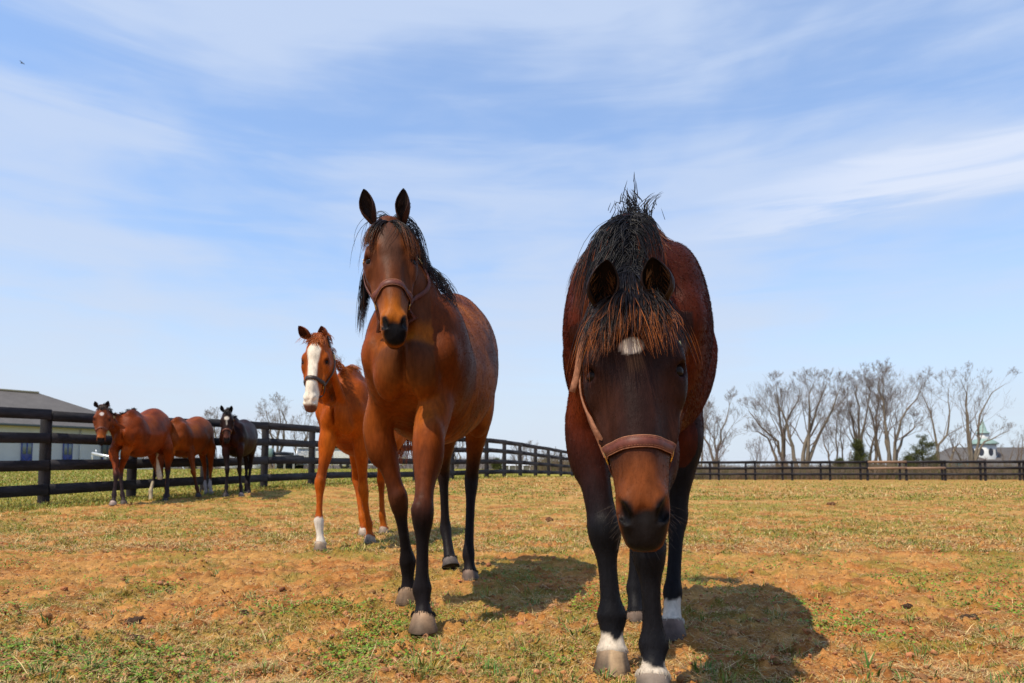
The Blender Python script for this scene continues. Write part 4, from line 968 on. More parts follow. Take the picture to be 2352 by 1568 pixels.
    def grow(self, name, roots, dirs, lens, K, rad, c0, c1, grav=.35, wig=.12, clump=0, off=.004, tipmix=.55, parent=None, cvar=.3, lendark=0.0):
        """strands that start at roots, bend under gravity and lie on the body"""
        n = len(roots); P = np.zeros((n, K, 3)); p = np.array(roots, float); d = np.array(dirs, float); d /= np.linalg.norm(d, axis=1, keepdims=True)
        lens = np.asarray(lens, float); seg = lens/(K-1); P[:, 0] = p
        wn = rng.normal(0, wig, (n, 3))
        offs = off*rng.uniform(.4, 2.2, n)
        for k in range(1, K):
            d = d+np.array([0, 0, -grav])+wn*.5+rng.normal(0, wig*.5, (n, 3)); d /= np.linalg.norm(d, axis=1, keepdims=True)
            q = p+d*seg[:, None]
            for i in range(n):
                r = self.bvh.find_nearest(Vector(q[i]), .06)
                if r[0] is None: continue
                dv = q[i]-np.array(r[0]); nn = np.array(r[1]); s = dv@nn
                if s < offs[i]:
                    q[i] = np.array(r[0])+nn*offs[i]
                    dd = q[i]-p[i]; l = np.linalg.norm(dd)
                    if l > 1e-6: d[i] = dd/l
            p = q; P[:, k] = p
        if clump:
            ids = rng.integers(0, max(1, n//clump), n); order = np.argsort(ids)
            lead = rng.integers(0, n, max(1, n//clump)); 
            dist = np.linalg.norm(roots[:, None, :]-roots[lead][None, :, :], axis=2); near = lead[dist.argmin(1)]
            t = (np.linspace(0, 1, K)**1.2*.65)[None, :, None]
            P = P*(1-t)+P[near]*t+ (P[:, :1]-P[near][:, :1])*t*.25
        c0 = np.array(c0); c1 = np.array(c1)
        tt = np.linspace(0, 1, K)[None, :]; ph = rng.uniform(tipmix-.35, tipmix+.45, n)[:, None]
        ph = ph+lendark*(1-lens/lens.max())[:, None]
        m = sstep(0, 1, (tt-ph)/.35+.5)[..., None]
        C = (c0*(1-m)+c1*m)*rng.uniform(1-cvar, 1+cvar*1.6, (n, 1, 1))
        W = rad*np.interp(np.linspace(0, 1, K), [0, .5, .85, 1], [1, .9, .55, .12])[None, :]*rng.uniform(.6, 1.3, (n, 1))
        v, q, cl = strands_mesh(P, W, C)
        return obj(name, fast_mesh(name, v, q, cl), M_hair, parent or self.root)
    # -------- halter
    def cast(self, frm, to):
        frm = Vector(frm); d = Vector(to)-frm; L_ = d.length
        r = self.bvh.ray_cast(frm, d.normalized(), L_*1.2)
        return (np.array(r[0]), np.array(r[1])) if r[0] is not None else (np.array(to), np.array(-d.normalized()))
    def band(self, pts, nrm, width, thick, along, closed=False):
        """strap through surface points; width axis follows 'along'"""
        P = np.array(pts); Nn = np.array(nrm); n = len(P)
        if closed: T = np.roll(P, -1, 0)-np.roll(P, 1, 0)
        else: T = np.gradient(P, axis=0)
        T /= np.linalg.norm(T, axis=1, keepdims=True)+1e-9
        Nn = Nn-T*(Nn*T).sum(1)[:, None]; Nn /= np.linalg.norm(Nn, axis=1, keepdims=True)+1e-9
        Wd = np.cross(T, Nn)
        w = width/2; o0, o1 = .002, .002+thick
        ring = np.stack([P+Nn*o0-Wd*w, P+Nn*o1-Wd*w*.94, P+Nn*(o1+thick*.02), P+Nn*o1+Wd*w*.94, P+Nn*o0+Wd*w], axis=1)
        m = 5; V = ring.reshape(-1, 3); Q = []
        for i in range(n if closed else n-1):
            for j in range(m): Q.append([i*m+j, i*m+(j+1) % m, ((i+1) % n)*m+(j+1) % m, ((i+1) % n)*m+j])
        T_ = []
        if not closed:
            for b in (0, (n-1)*m): T_ += [[b, b+1, b+2], [b, b+2, b+3], [b, b+3, b+4]]
        return V, Q, T_
    def halter(self, s0=.335, w=.024, th=.0035, leather=None, cheek=None, hardware=True, detail=True, ring_f=-.10, arch=-.018, soff=.003, sag=.05, cth=1.1):
        leather = leather or M_leather; cheek = cheek or leather
        h = self.hs
        pts, nr = [], []
        # nose band: over the nasal bone from ring to ring, slightly arched
        for a in np.linspace(-1, 1, 31):
            ang = a*R(118); r = .16
            s_ = s0+arch*math.cos(a*math.pi/2)-arch*.55
            cen = self.H(0, s_, -.075); out = self.H(r*math.sin(ang), s_, -.075+r*math.cos(ang))
            p, nn = self.cast(out, cen); pts.append(p); nr.append(nn)
        # smooth
        P = np.array(pts); 
        for _ in range(2): P[1:-1] = (P[:-2]+2*P[1:-1]+P[2:])/4
        mb = MB(); mb.add(*self.band(P+np.array(nr)*.003, nr, w*h, th, None))
        hal = mb.build('halter', leather, self.root, smooth=False)
        if detail:
            Pb = P+np.array(nr)*.003; Tt = np.gradient(Pb, axis=0); Tt /= np.linalg.norm(Tt, axis=1, keepdims=True); Nn_ = np.array(nr); Nn_ = Nn_-Tt*(Nn_*Tt).sum(1)[:, None]; Nn_ /= np.linalg.norm(Nn_, axis=1, keepdims=True); Wv = np.cross(Tt, Nn_)
            for sg in (-1, 1):
                mb = MB(); mb.tube(Pb+Nn_*(.002+th*.6)+Wv*sg*w*h*.485, .0016, 5); mb.build('strap_edge', M_suede if leather is M_leather else leather, hal)
            for sg in (-1, 1):
                mb = MB()
                for k_ in range(1, len(Pb)-2):
                    a_ = Pb[k_]+Nn_[k_]*(.0022+th)+Wv[k_]*sg*w*h*.33; b_ = Pb[k_+1]+Nn_[k_+1]*(.0022+th)+Wv[k_+1]*sg*w*h*.33
                    for f0 in (0, .5): mb.tube([a_+(b_-a_)*f0, a_+(b_-a_)*(f0+.3)], .0005, 4)
                mb.build('stitching', M_suede, hal)
        ends = [(P[0], nr[0]), (P[-1], nr[-1])]
        # chin strap below
        pts, nr2 = [], []
        for a in np.linspace(0, 1, 15):
            ang = R(118)+a*R(124); s_ = s0+.01+.045*math.sin(a*math.pi)
            cen = self.H(0, s_, -.075); out = self.H(.16*math.sin(ang), s_, -.075+.16*math.cos(ang))
            p, nn = self.cast(out, cen); pts.append(p+nn*(.004+.012*math.sin(a*math.pi))); nr2.append(nn)
        mb = MB(); mb.add(*self.band(pts, nr2, w*h*.72, th, None)); mb.build('chin_strap', leather, hal)
        for si, s in ((0, -1), (1, 1)):
            p0, n0 = ends[si]
            path, nn_ = [], []
            for t in np.linspace(0.06, 1, 16):
                s_ = s0+(.055-s0)*t; ff = (ring_f if s < 0 or ring_f < -.05 else -.09)-.02-sag*math.sin(t*math.pi)*.6
                p, nn = self.cast(self.H(s*.22, s_, ff), self.H(0, s_, ff)); path.append(p+nn*soff); nn_.append(nn)
            P2 = np.array(path)
            for _ in range(2): P2[1:-1] = (P2[:-2]+2*P2[1:-1]+P2[2:])/4
            P2[0] = p0+np.array(n0)*.004
            mb = MB(); mb.add(*self.band(P2, nn_, w*h*.68, th*cth, None)); mb.build('cheek_strap', cheek, hal)
            if hardware:
                mb = MB()
                cpt = np.array(p0)+np.array(n0)*.008; t1 = perp(self.HM[:, 1], np.array(n0)); t2 = np.cross(np.array(n0), t1)
                a = np.linspace(0, 2*math.pi, 17); mb.tube(cpt+.016*h*(np.cos(a)[:, None]*t1*1.25+np.sin(a)[:, None]*t2), .0026*h, 6, caps=False)
                mb.build('ring', M_brass, hal, smooth=True)
                k = 12; cpt = P2[k]+np.array(nn_[k])*.006; n3 = np.array(nn_[k]); t1 = perp(self.HM[:, 1], n3); t2 = np.cross(n3, t1)
                sq = [(-1,-1),(1,-1),(1,1),(-1,1),(-1,-1)]
                mb = MB(); mb.tube([cpt+.015*h*(x*t1*1.2+y*t2) for x, y in sq], .0024*h, 6, caps=False); mb.tube([cpt-t2*.015*h, cpt+t2*.015*h+n3*.003], .002*h, 5)
                mb.build('buckle', M_brass, hal, smooth=True)
        # crown piece behind the ears
        pts, n4 = [], []
        for a in np.linspace(-1, 1, 21):
            ang = a*R(95)
            p, nn = self.cast(self.H(.2*math.sin(ang), .05-.22*math.cos(ang), -.075), self.H(0, .05, -.085)); pts.append(p+nn*.003); n4.append(nn)
        mb = MB(); mb.add(*self.band(pts, n4, w*h*.8, th, None)); mb.build('crown_strap', cheek, hal)
        return hal, ends
def Field_sphere(c, r, n):
    V = []; Q = []; m = n//2+1
    for i in range(m):
        th = math.pi*i/(m-1)
        for j in range(n): ph = 2*math.pi*j/n; V.append([c[0]+r*math.sin(th)*math.cos(ph), c[1]+r*math.sin(th)*math.sin(ph), c[2]+r*math.cos(th)])
    for i in range(m-1):
        for j in range(n): Q.append([i*n+j, (i+1)*n+j, (i+1)*n+(j+1) % n, i*n+(j+1) % n])
    return np.array(V), np.array(Q)
WHITE = (.62, .54, .44)
def build_A():
    O = np.array([-.40, 2.95, 0.0])
    H = Horse('tall reddish bay horse walking with its head high, in a red leather halter', O, math.atan(.09), {})
    px = H.px
    H.c = c = dict(
        base=(.185, .040, .006), dark=(.045, .011, .004), light=(.30, .078, .007), points_col=(.011, .0085, .009), face=(.095, .028, .009), face_t=.85,
        muzzle=(.34, .090, .006), nose=(.008, .0065, .0065), ear_out=(.05, .02, .012), ear_in=(.018, .010, .007), ear_tip=(.01, .008, .008), ear_hair_col=(.03, .015, .01),
        fore_black=(.66, .36), hind_black=(.95, .50),
        fore=[dict(keys=[px(870, 985, 2.98), px(915, 1145, 2.98), px(936, 1288, 3.05), px(933, 1387, 3.03)], hoof=(.25, .155, .09)),
              dict(keys=[px(985, 1000, 2.72), px(971, 1178, 2.57), px(969, 1352, 2.58), px(969, 1452, 2.50)], hoof=(.25, .155, .09))],
        hind=[dict(keys=[px(1030, 960, 3.85), px(1018, 1080, 4.15), px(1023, 1212, 4.17), px(1036, 1303, 4.05)], hoof=(.13, .10, .085), lifted=True),
              dict(keys=[px(1100, 940, 3.75), px(1083, 1096, 3.92), px(1076, 1276, 3.82), px(1080, 1338, 3.74)], hoof=(.17, .11, .08))])
    H.head_frame(px(893, 498, 2.70), px(908, 762, 2.46), R(15))
    c['neckmid'] = (.0, -.10, 1.33); c['bw'] = .98; c['hw'] = .95; c['ys'] = .88; c['rear'] = .10; c['nose_r'] = .050; c['mottle'] = .75
    c['ears'] = [dict(tip=px(829, 436, 2.70), w=.034, open=(-.15, -1, .1), x=.058, s=.0), dict(tip=px(933, 432, 2.72), w=.034, open=(-.25, -1, .1), x=.054, s=.0)]
    def m1(h, n, V): return sstep(.055, .03, np.abs(h[:, 0]))*sstep(.0, .06, h[:, 1])*sstep(.30, .18, h[:, 1])*sstep(-.06, -.03, h[:, 2])*.5, (.060, .036, .026)
    def m2(h, n, V): return sstep(.05, .02, np.sqrt((np.abs(h[:, 0])-.075)**2+(h[:, 1]-.14)**2)), (.17, .05, .014)
    c['marks'] = [m1, m2]
    H.build_body(.0085).colour().finish(fur=130000, fur_len=.009)
    # forelock parted over the forehead, mane on the far side
    n = 460; X, S, Fn = H.HM.T; side = np.where(rng.random(n) < .36, -1.0, 1.0)
    roots = np.array([H.cast(H.H(s_*rng.uniform(.0, .03), rng.uniform(-.01, .035), .12), H.H(0, .02, -.1))[0] for s_ in side])
    dirs = X*(side*rng.uniform(.45, .85, n))[:, None]+Fn*rng.uniform(.0, .15, n)[:, None]+S*rng.uniform(.35, .8, n)[:, None]
    H.grow('forelock', roots, dirs, rng.uniform(.12, .25, n), 13, .0010, (.012, .008, .007), (.17, .05, .012), grav=.20, wig=.04, clump=14, tipmix=.7, off=.003)
    n = 900; t = rng.random(n)**1.3; A_ = H.H(0, -.02, -.04); B_ = np.array([0, .16, 1.40]); mid = np.array([0, .14, 1.52])
    cr = ((1-t)**2)[:, None]*A_+(2*t*(1-t))[:, None]*mid+(t*t)[:, None]*B_
    roots = []
    for p in cr:
        q = H.cast(p+np.array([0, .25, .15]), p-np.array([0, .1, .06]))[0]; roots.append(q)
    roots = np.array(roots); side = np.where(rng.random(n) < .45, -1.0, 1.0)
    dirs = np.stack([side*rng.uniform(.7, 1.1, n), rng.normal(-.35, .2, n), rng.uniform(-.3, .15, n)], axis=1)
    H.grow('mane', roots, dirs, rng.uniform(.14, .34, n), 12, .0011, (.010, .008, .007), (.05, .018, .008), grav=.36, wig=.06, clump=14, tipmix=.8, off=.012)
    n = 240; roots = np.array([H.cast(H.H(-.09-.03*rng.random(), rng.uniform(-.02, .10), -.30), H.H(-.02, .03, -.10))[0] for _ in range(n)])
    dirs = np.stack([rng.uniform(-.8, -.2, n), rng.normal(-.15, .1, n), rng.uniform(-.8, -.2, n)], axis=1)
    H.grow('neck_hair', roots, dirs, rng.uniform(.16, .40, n), 13, .0011, (.010, .008, .007), (.05, .018, .008), grav=.42, wig=.04, clump=12, tipmix=.9, off=.006)
    n = 420; base = np.array([0, 1.22*.88, 1.34]); roots = base+rng.normal(0, .02, (n, 3))
    dirs = np.stack([rng.normal(-.25, .12, n), rng.uniform(.3, .7, n), rng.uniform(-.2, .2, n)], axis=1)
    H.grow('tail', roots, dirs, rng.uniform(.6, .95, n), 11, .0018, (.010, .008, .007), (.018, .010, .008), grav=.35, wig=.05, clump=14, tipmix=.9)
    H.halter(s0=.335, w=.025, th=.003, cheek=M_leather)
    return H
def build_B():
    O = np.array([.385, 2.10, 0.0])
    H = Horse('nearest horse, dark brown, head lowered under a long rust tipped forelock', O, math.atan(.20), {})
    px = H.px
    H.c = c = dict(
        base=(.072, .0115, .0030), dark=(.020, .0055, .0028), light=(.135, .022, .0035), points_col=(.0085, .0080, .0095), face=(.016, .0080, .0065), face_t=.93,
        muzzle=(.150, .040, .010), nose_r=.056, nose=(.013, .0105, .0100), ear_out=(.02, .009, .006), ear_in=(.010, .0065, .005), ear_tip=(.008, .006, .005), ear_hair_col=(.10, .045, .018), ear_hair=160,
        fore_black=(.78, .42), hind_black=(.98, .60),
        fore=[dict(thick=1.22, keys=[px(1345, 985, 2.20), px(1388, 1216, 2.10), px(1405, 1412, 2.07), px(1405, 1545, 1.99)], hoof=(.21, .14, .085), stripes=(.5, .33, .18), hoof_w=1.02, sock=(.102, (.52, .43, .33))),
              dict(thick=1.1, keys=[px(1510, 1000, 2.10), px(1490, 1262, 1.86), px(1501, 1480, 1.86), px(1500, 1610, 1.76)], hoof=(.16, .12, .09), sock=(.085, (.52, .43, .33)))],
        hind=[dict(keys=[px(1455, 1010, 2.85), px(1462, 1190, 2.86), px(1458, 1350, 2.82), px(1462, 1440, 2.74)], hoof=(.16, .11, .08), lifted=True, hoof_w=.95),
              dict(keys=[px(1566, 1010, 2.62), px(1556, 1180, 2.62), px(1545, 1360, 2.52), px(1543, 1467, 2.42)], hoof=(.15, .10, .08), sock=(.118, (.50, .45, .38)))])
    H.head_frame(px(1446, 652, 1.66), px(1484, 1240, 1.47), R(2))
    c['neckmid'] = (-.02, -.20, 1.17); c['bw'] = .94; c['ys'] = .82; c['rear'] = .06; c['size'] = .955; c['mottle'] = .5; c['hw'] = 1.04
    c['ears'] = [dict(tip=px(1382, 596, 1.60), w=.041, open=(.12, -1, .05), x=.062, s=.045, f=-.015), dict(tip=px(1510, 589, 1.60), w=.041, open=(-.12, -1, .05), x=.062, s=.045, f=-.015)]
    def star(h, n, V):
        d = np.sqrt(((h[:, 0]+.004)/1.0)**2+((h[:, 1]-.152)/.8)**2); return sstep(.024, .018, d+.020*(n-.5))*(h[:, 2] > -.06), (.50, .43, .36)
    def warm(h, n, V): return sstep(.05, .02, np.sqrt((np.abs(h[:, 0])-.062)**2+((h[:, 1]-.28)/2)**2))*.5, (.055, .018, .009)
    def whorl(h, n, V): return sstep(.03, .0, np.sqrt(h[:, 0]**2+((h[:, 1]-.19))**2))*.5*(h[:, 2] > -.05), (.08, .042, .022)
    c['marks'] = [warm, whorl, star]
    H.build_body(.0072).colour().finish(fur=360000, fur_len=.012)
    X, S, Fn = H.HM.T
    n = 1250; roots = np.array([H.H(rng.normal(0, .020), rng.uniform(-.04, .05), -.05) for _ in range(n)])
    roots = np.array([H.cast(r+(Fn-.6*S)*.2, r)[0] for r in roots])
    hx = H.hl(roots)[:, 0]
    dirs = X*(hx*16+rng.normal(0, .22, n))[:, None]+Fn*rng.uniform(.1, .45, n)[:, None]+S*rng.uniform(.8, 1.2, n)[:, None]
    H.grow('forelock', roots, dirs, rng.uniform(.10, .275, n), 13, .00085, (.010, .0075, .008), (.27, .075, .014), grav=.12, wig=.045, clump=20, tipmix=.66, cvar=.45, off=.004, lendark=.75)
    # mane: crest from poll to withers, hanging mostly on its right side (picture left)
    n = 5200; t = rng.random(n)**.9; A_ = H.H(0, -.02, -.03); mid = np.array([-.01, -.12, 1.32]); B_ = np.array([0, .20, 1.38])
    cr = ((1-t)**2)[:, None]*A_+(2*t*(1-t))[:, None]*mid+(t*t)[:, None]*B_
    roots = np.array([H.cast(p+np.array([0, -.10, .35]), p+np.array([0, .05, -.2]))[0] for p in cr])
    roots[:, 0] += rng.normal(0, .012, n)
    side = np.where(rng.random(n) < .70, -1.0, 1.0)
    dirs = np.stack([side*rng.uniform(.8, 1.1, n), rng.normal(-.25, .12, n), rng.uniform(-.25, .05, n)], axis=1)
    ln = rng.uniform(.12, .34, n)*np.where(side < 0, 1.02, .62)
    H.grow('mane', roots, dirs, ln, 12, .0010, (.0095, .0085, .0095), (.15, .038, .010), grav=.36, wig=.045, clump=22, tipmix=.80, cvar=.4, off=.004)
    n = 420; roots = np.array([0, .06, 1.365])+np.stack([rng.normal(-.005, .028, n), rng.normal(-.02, .10, n), rng.uniform(-.02, .01, n)], axis=1)
    dirs = np.stack([rng.normal(0, .35, n), rng.normal(-.1, .2, n), np.ones(n)], axis=1)
    ln = np.where(rng.random(n) < .07, rng.uniform(.06, .09, n), rng.uniform(.015, .055, n))
    H.grow('mane_tuft', roots, dirs, ln, 8, .0014, (.010, .008, .008), (.02, .012, .010), grav=.04, wig=.11, clump=8, tipmix=.9)
    n = 300; base = np.array([0, 1.22*.95, 1.24]); roots = base+rng.normal(0, .02, (n, 3))
    dirs = np.stack([rng.normal(0, .15, n), rng.uniform(.3, .7, n), rng.uniform(-.2, .2, n)], axis=1)
    H.grow('tail', roots, dirs, rng.uniform(.5, .85, n), 10, .002, (.010, .008, .008), (.014, .010, .009), grav=.4, wig=.05, clump=12)
    hal, ends = H.halter(s0=.352, w=.024, th=.003, cheek=M_suede, arch=.010, ring_f=-.040, soff=.005, sag=.020, cth=1.5)
    # loose strap end hanging from the cheek buckle
    e0 = H.cast(H.H(-.25, .10, -.07), H.H(0, .10, -.07))[0]
    mb = MB(); P = [e0+np.array([-.006, -.02, .03]), e0+np.array([-.020, -.03, -.02]), e0+np.array([-.030, -.03, -.08]), e0+np.array([-.042, -.03, -.125])]
    mb.add(*H.band(catmull(P, 10), np.tile([-.35, -1, 0], (10, 1)), .017, .004, None)); mb.build('strap_end', M_suede, hal)
    # whiskers
    for s in (-1, 1):
        n = 30; roots = np.array([H.cast(H.H(s*.2, ss, -.1+rng.uniform(-.03, .02)), H.H(0, ss, -.085))[0] for ss in rng.uniform(.45, .53, n)])
        dirs = (roots-H.H(0, .44, -.08))
        H.grow('whiskers', roots, dirs+rng.normal(0, .02, (n, 3)), rng.uniform(.02, .06, n), 6, .00035, (.06, .045, .035), (.12, .09, .07), grav=.05, wig=.08)
    return H
def build_C():
    O = np.array([-1.33, 5.55, 0.0])
    H = Horse('orange chestnut horse with a broad white blaze, walking half hidden behind the tall bay', O, math.atan(.14), {})
    px = H.px
    H.c = c = dict(points=False,
        base=(.34, .068, .005), dark=(.15, .028, .004), light=(.44, .11, .008), face=(.30, .065, .010), face_t=.5, points_col=(0, 0, 0),
        muzzle=(.30, .065, .010), nose=(.30, .15, .08), nostril=(.03, .012, .01), eyerim=(.08, .02, .006), ear_out=(.18, .04, .01), ear_in=(.09, .025, .012), ear_tip=(.10, .03, .012),
        fore=[dict(keys=[px(757, 1000, 5.36), px(735, 1108, 5.28), px(732, 1196, 5.22), px(733, 1265, 5.14)], hoof=(.34, .24, .16), sock=(.235, WHITE), hoof_w=.95),
              dict(keys=[px(828, 1010, 5.5), px(835, 1126, 5.60), px(846, 1203, 5.65), px(848, 1248, 5.60)], hoof=(.32, .24, .17))],
        hind=[dict(keys=[px(815, 1005, 6.35), px(818, 1100, 6.55), px(832, 1190, 6.40), px(833, 1233, 6.30)], hoof=(.4, .3, .22), sock=(.065, WHITE)),
              dict(keys=[px(880, 1005, 6.35), px(875, 1100, 6.6), px(878, 1185, 6.6), px(880, 1226, 6.55)], hoof=(.3, .22, .16))])
    H.head_frame(px(726, 770, 5.00), px(703, 935, 4.83), R(2))
    c['neckmid'] = (-.17, -.10, 1.24); c['bw'] = .93; c['hw'] = .98
    c['ears'] = [dict(tip=px(683, 750, 4.98), w=.042, open=(-.5, -1, .1)), dict(tip=px(740, 747, 5.02), w=.042, open=(-.5, -1, .1))]
    def blaze(h, n, V):
        w = np.interp(h[:, 1], [.0, .06, .11, .16, .22, .32, .42, .49, .53], [.0, .014, .050, .043, .034, .032, .048, .060, .04])
        return sstep(w+.004, w-.004, np.abs(h[:, 0]-.004)+.006*(n-.5))*(h[:, 2] > -.075)*sstep(.525, .51, h[:, 1]), (.72, .62, .48)
    def lip(h, n, V): return sstep(.50, .53, h[:, 1])*.8, (.10, .035, .025)
    c['marks'] = [blaze, lip]
    H.build_body(.0105).colour().finish(fur=60000, fur_len=.011)
    X, S, Fn = H.HM.T
    n = 330; roots = np.array([H.H(rng.normal(0, .03), rng.uniform(-.03, .02), -.01) for _ in range(n)])
    side = np.where(rng.random(n) < .5, -1, 1)
    dirs = X*(side*rng.uniform(.5, 1.1, n))[:, None]+Fn*rng.uniform(.2, .5, n)[:, None]+S*rng.uniform(.5, .9, n)[:, None]
    H.grow('forelock', roots, dirs, rng.uniform(.05, .13, n), 8, .0020, (.22, .045, .007), (.34, .085, .012), grav=.15, wig=.04, clump=12, off=.003)
    n = 500; t = rng.random(n); A_ = H.H(0, -.02, -.03); B_ = np.array([0, .12, 1.40]); mid = (A_+B_)/2+np.array([0, .04, .0])
    cr = ((1-t)**2)[:, None]*A_+(2*t*(1-t))[:, None]*mid+(t*t)[:, None]*B_
    roots = np.array([H.cast(p+np.array([.0, .2, .25]), p-np.array([0, .06, .07]))[0] for p in cr])
    side = np.where(rng.random(n) < .3, -1.0, 1.0)
    dirs = np.stack([side*rng.uniform(.3, 1.0, n), rng.normal(.1, .3, n), rng.uniform(.4, 1.0, n)], axis=1)
    H.grow('mane', roots, dirs, rng.uniform(.05, .12, n), 7, .0020, (.30, .07, .012), (.36, .10, .018), grav=.4, wig=.06, clump=10)
    tail(H, (.2, .05, .012))
    H.halter(s0=.335, w=.026, th=.004, leather=M_dleather, hardware=True)
    return H
def tail(H, col, n=160, g=1.0):
    roots = np.array([0, 1.22*.95*g, 1.25*g])+rng.normal(0, .02, (n, 3))
    dirs = np.stack([rng.normal(0, .12, n), rng.uniform(.3, .6, n), rng.uniform(-.3, .1, n)], axis=1)
    H.grow('tail', roots, dirs, rng.uniform(.5, .85, n), 8, .004, col, np.array(col)*1.4, grav=.4, wig=.04, clump=12)
def short_mane(H, c0, ln=(.04, .09), n=200, B_=(0, .12, 1.38)):
    t = rng.random(n); A_ = H.H(0, -.02, -.03); B_ = np.array(B_); mid = (A_+B_)/2+np.array([0, .03, .04])
    cr = ((1-t)**2)[:, None]*A_+(2*t*(1-t))[:, None]*mid+(t*t)[:, None]*B_
    roots = np.array([H.cast(p+np.array([.0, .15, .3]), p-np.array([0, .05, .1]))[0] for p in cr])
    dirs = np.stack([rng.normal(.1, .5, n), rng.normal(.0, .3, n), rng.uniform(.4, 1.0, n)], axis=1)
    H.grow('mane', roots, dirs, rng.uniform(*ln, n), 6, .004, c0, c0, grav=.3, wig=.1, clump=8)
    X, S, Fn = H.HM.T; n = 90
    roots = np.array([H.H(rng.normal(0, .025), rng.uniform(-.03, .02), -.01) for _ in range(n)])
    dirs = X*rng.normal(0, .6, n)[:, None]+Fn*.4+S*.8
    H.grow('forelock', roots, dirs, rng.uniform(.05, .12, n), 6, .004, c0, c0, grav=.2, wig=.1, clump=8)
POINTS = (.013, .010, .011)
def build_D():
    O = np.array([-5.74, 10.35, .105])
    H = Horse('rusty bay horse with a small white star, leftmost one by the fence', O, math.atan(-.13), {})
    px = H.px
    H.c = c = dict(size=.99, rear=.07,
        base=(.19, .034, .005), dark=(.06, .011, .003), light=(.30, .065, .006), points_col=(.030, .020, .020), face=(.16, .045, .018), face_t=.7,
        muzzle=(.30, .075, .012), nose=(.012, .010, .010), ear_out=(.04, .015, .01), ear_in=(.02, .01, .008), ear_tip=(.01, .008, .008), fore_black=(.58, .38), hind_black=(.66, .46),
        fore=[dict(keys=[px(262, 1035, 10.15), px(267, 1090, 9.95), px(262, 1135, 9.9), px(257, 1160, 9.8)], hoof=(.35, .25, .2)),
              dict(keys=[px(290, 1035, 10.2), px(276, 1085, 10.25), px(281, 1136, 10.2), px(283, 1158, 10.1)], hoof=(.08, .06, .05))],
        hind=[dict(keys=[px(345, 1030, 11.1), px(358, 1078, 11.35), px(346, 1128, 11.2), px(345, 1156, 11.1)], hoof=(.2, .15, .1), sock=(.33, (.45, .36, .24))),
              dict(keys=[px(385, 1030, 11.05), px(386, 1078, 11.25), px(384, 1128, 11.1), px(377, 1152, 10.95)], hoof=(.05, .04, .04))])
    H.head_frame(px(235, 932, 9.92), px(231, 1016, 9.72), R(20))
    c['neckmid'] = (-.20, -.22, 1.23)
    c['ears'] = [dict(tip=px(216, 922, 9.9), w=.034, open=(-.3, -1, 0)), dict(tip=px(251, 921, 9.95), w=.034, open=(-.3, -1, 0))]
    def star(h, n, V): return sstep(.028, .020, np.sqrt(h[:, 0]**2+(h[:, 1]-.13)**2))*(h[:, 2] > -.06), (.7, .62, .55)
    c['marks'] = [star]
    # this body stands turned to the left of the view
    H.build_body(.0135).colour().finish()
    short_mane(H, (.03, .015, .01)); tail(H, (.015, .010, .009)); H.halter(w=.022, leather=M_leather)
    return H
def build_E():
    O = np.array([-5.66, 11.60, .15])
    H = Horse('golden bay horse lowering its blazed head behind the legs of the leftmost horse', O, math.atan(-.04), {})
    px = H.px
    H.c = c = dict(size=.95, rear=.05,
        base=(.21, .045, .006), dark=(.08, .016, .004), light=(.32, .085, .008), points_col=(.05, .018, .010), face=(.20, .045, .012), face_t=.7,
        muzzle=(.20, .05, .012), nose=(.05, .03, .025), ear_out=(.1, .03, .01), ear_in=(.03, .012, .008), ear_tip=(.02, .01, .008), fore_black=(.45, .30), hind_black=(.40, .25),
        fore=[dict(keys=[px(395, 1030, 11.4), px(385, 1078, 11.3), px(382, 1120, 11.3), px(381, 1142, 11.2)], hoof=(.05, .04, .04)),
              dict(keys=[px(438, 1035, 11.7), px(444, 1083, 11.55), px(452, 1120, 11.6), px(455, 1141, 11.5)], hoof=(.05, .04, .04))],
        hind=[dict(keys=[px(462, 1030, 12.5), px(470, 1072, 12.7), px(471, 1115, 12.5), px(473, 1138, 12.4)], hoof=(.2, .17, .15), sock=(.30, (.30, .27, .26))),
              dict(keys=[px(484, 1030, 12.5), px(484, 1072, 12.7), px(482, 1115, 12.5), px(484, 1137, 12.4)], hoof=(.2, .17, .15), sock=(.26, (.30, .27, .26)))])
    H.head_frame(px(356, 1012, 11.25), px(366, 1098, 11.15), R(15))
    c['neckmid'] = (-.18, -.30, .98)
    c['ears'] = [dict(tip=px(347, 998, 11.25), w=.032), dict(tip=px(366, 996, 11.25), w=.032)]
    def blaze(h, n, V):
        w = np.interp(h[:, 1], [.08, .14, .2, .25, .30, .42, .5], [.01, .04, .03, .006, .012, .03, .035]); return sstep(w+.004, w-.004, np.abs(h[:, 0]))*(h[:, 2] > -.08), (.72, .62, .48)
    c['marks'] = [blaze]
    H.build_body(.0135).colour().finish()
    tail(H, (.02, .012, .01)); 
    return H
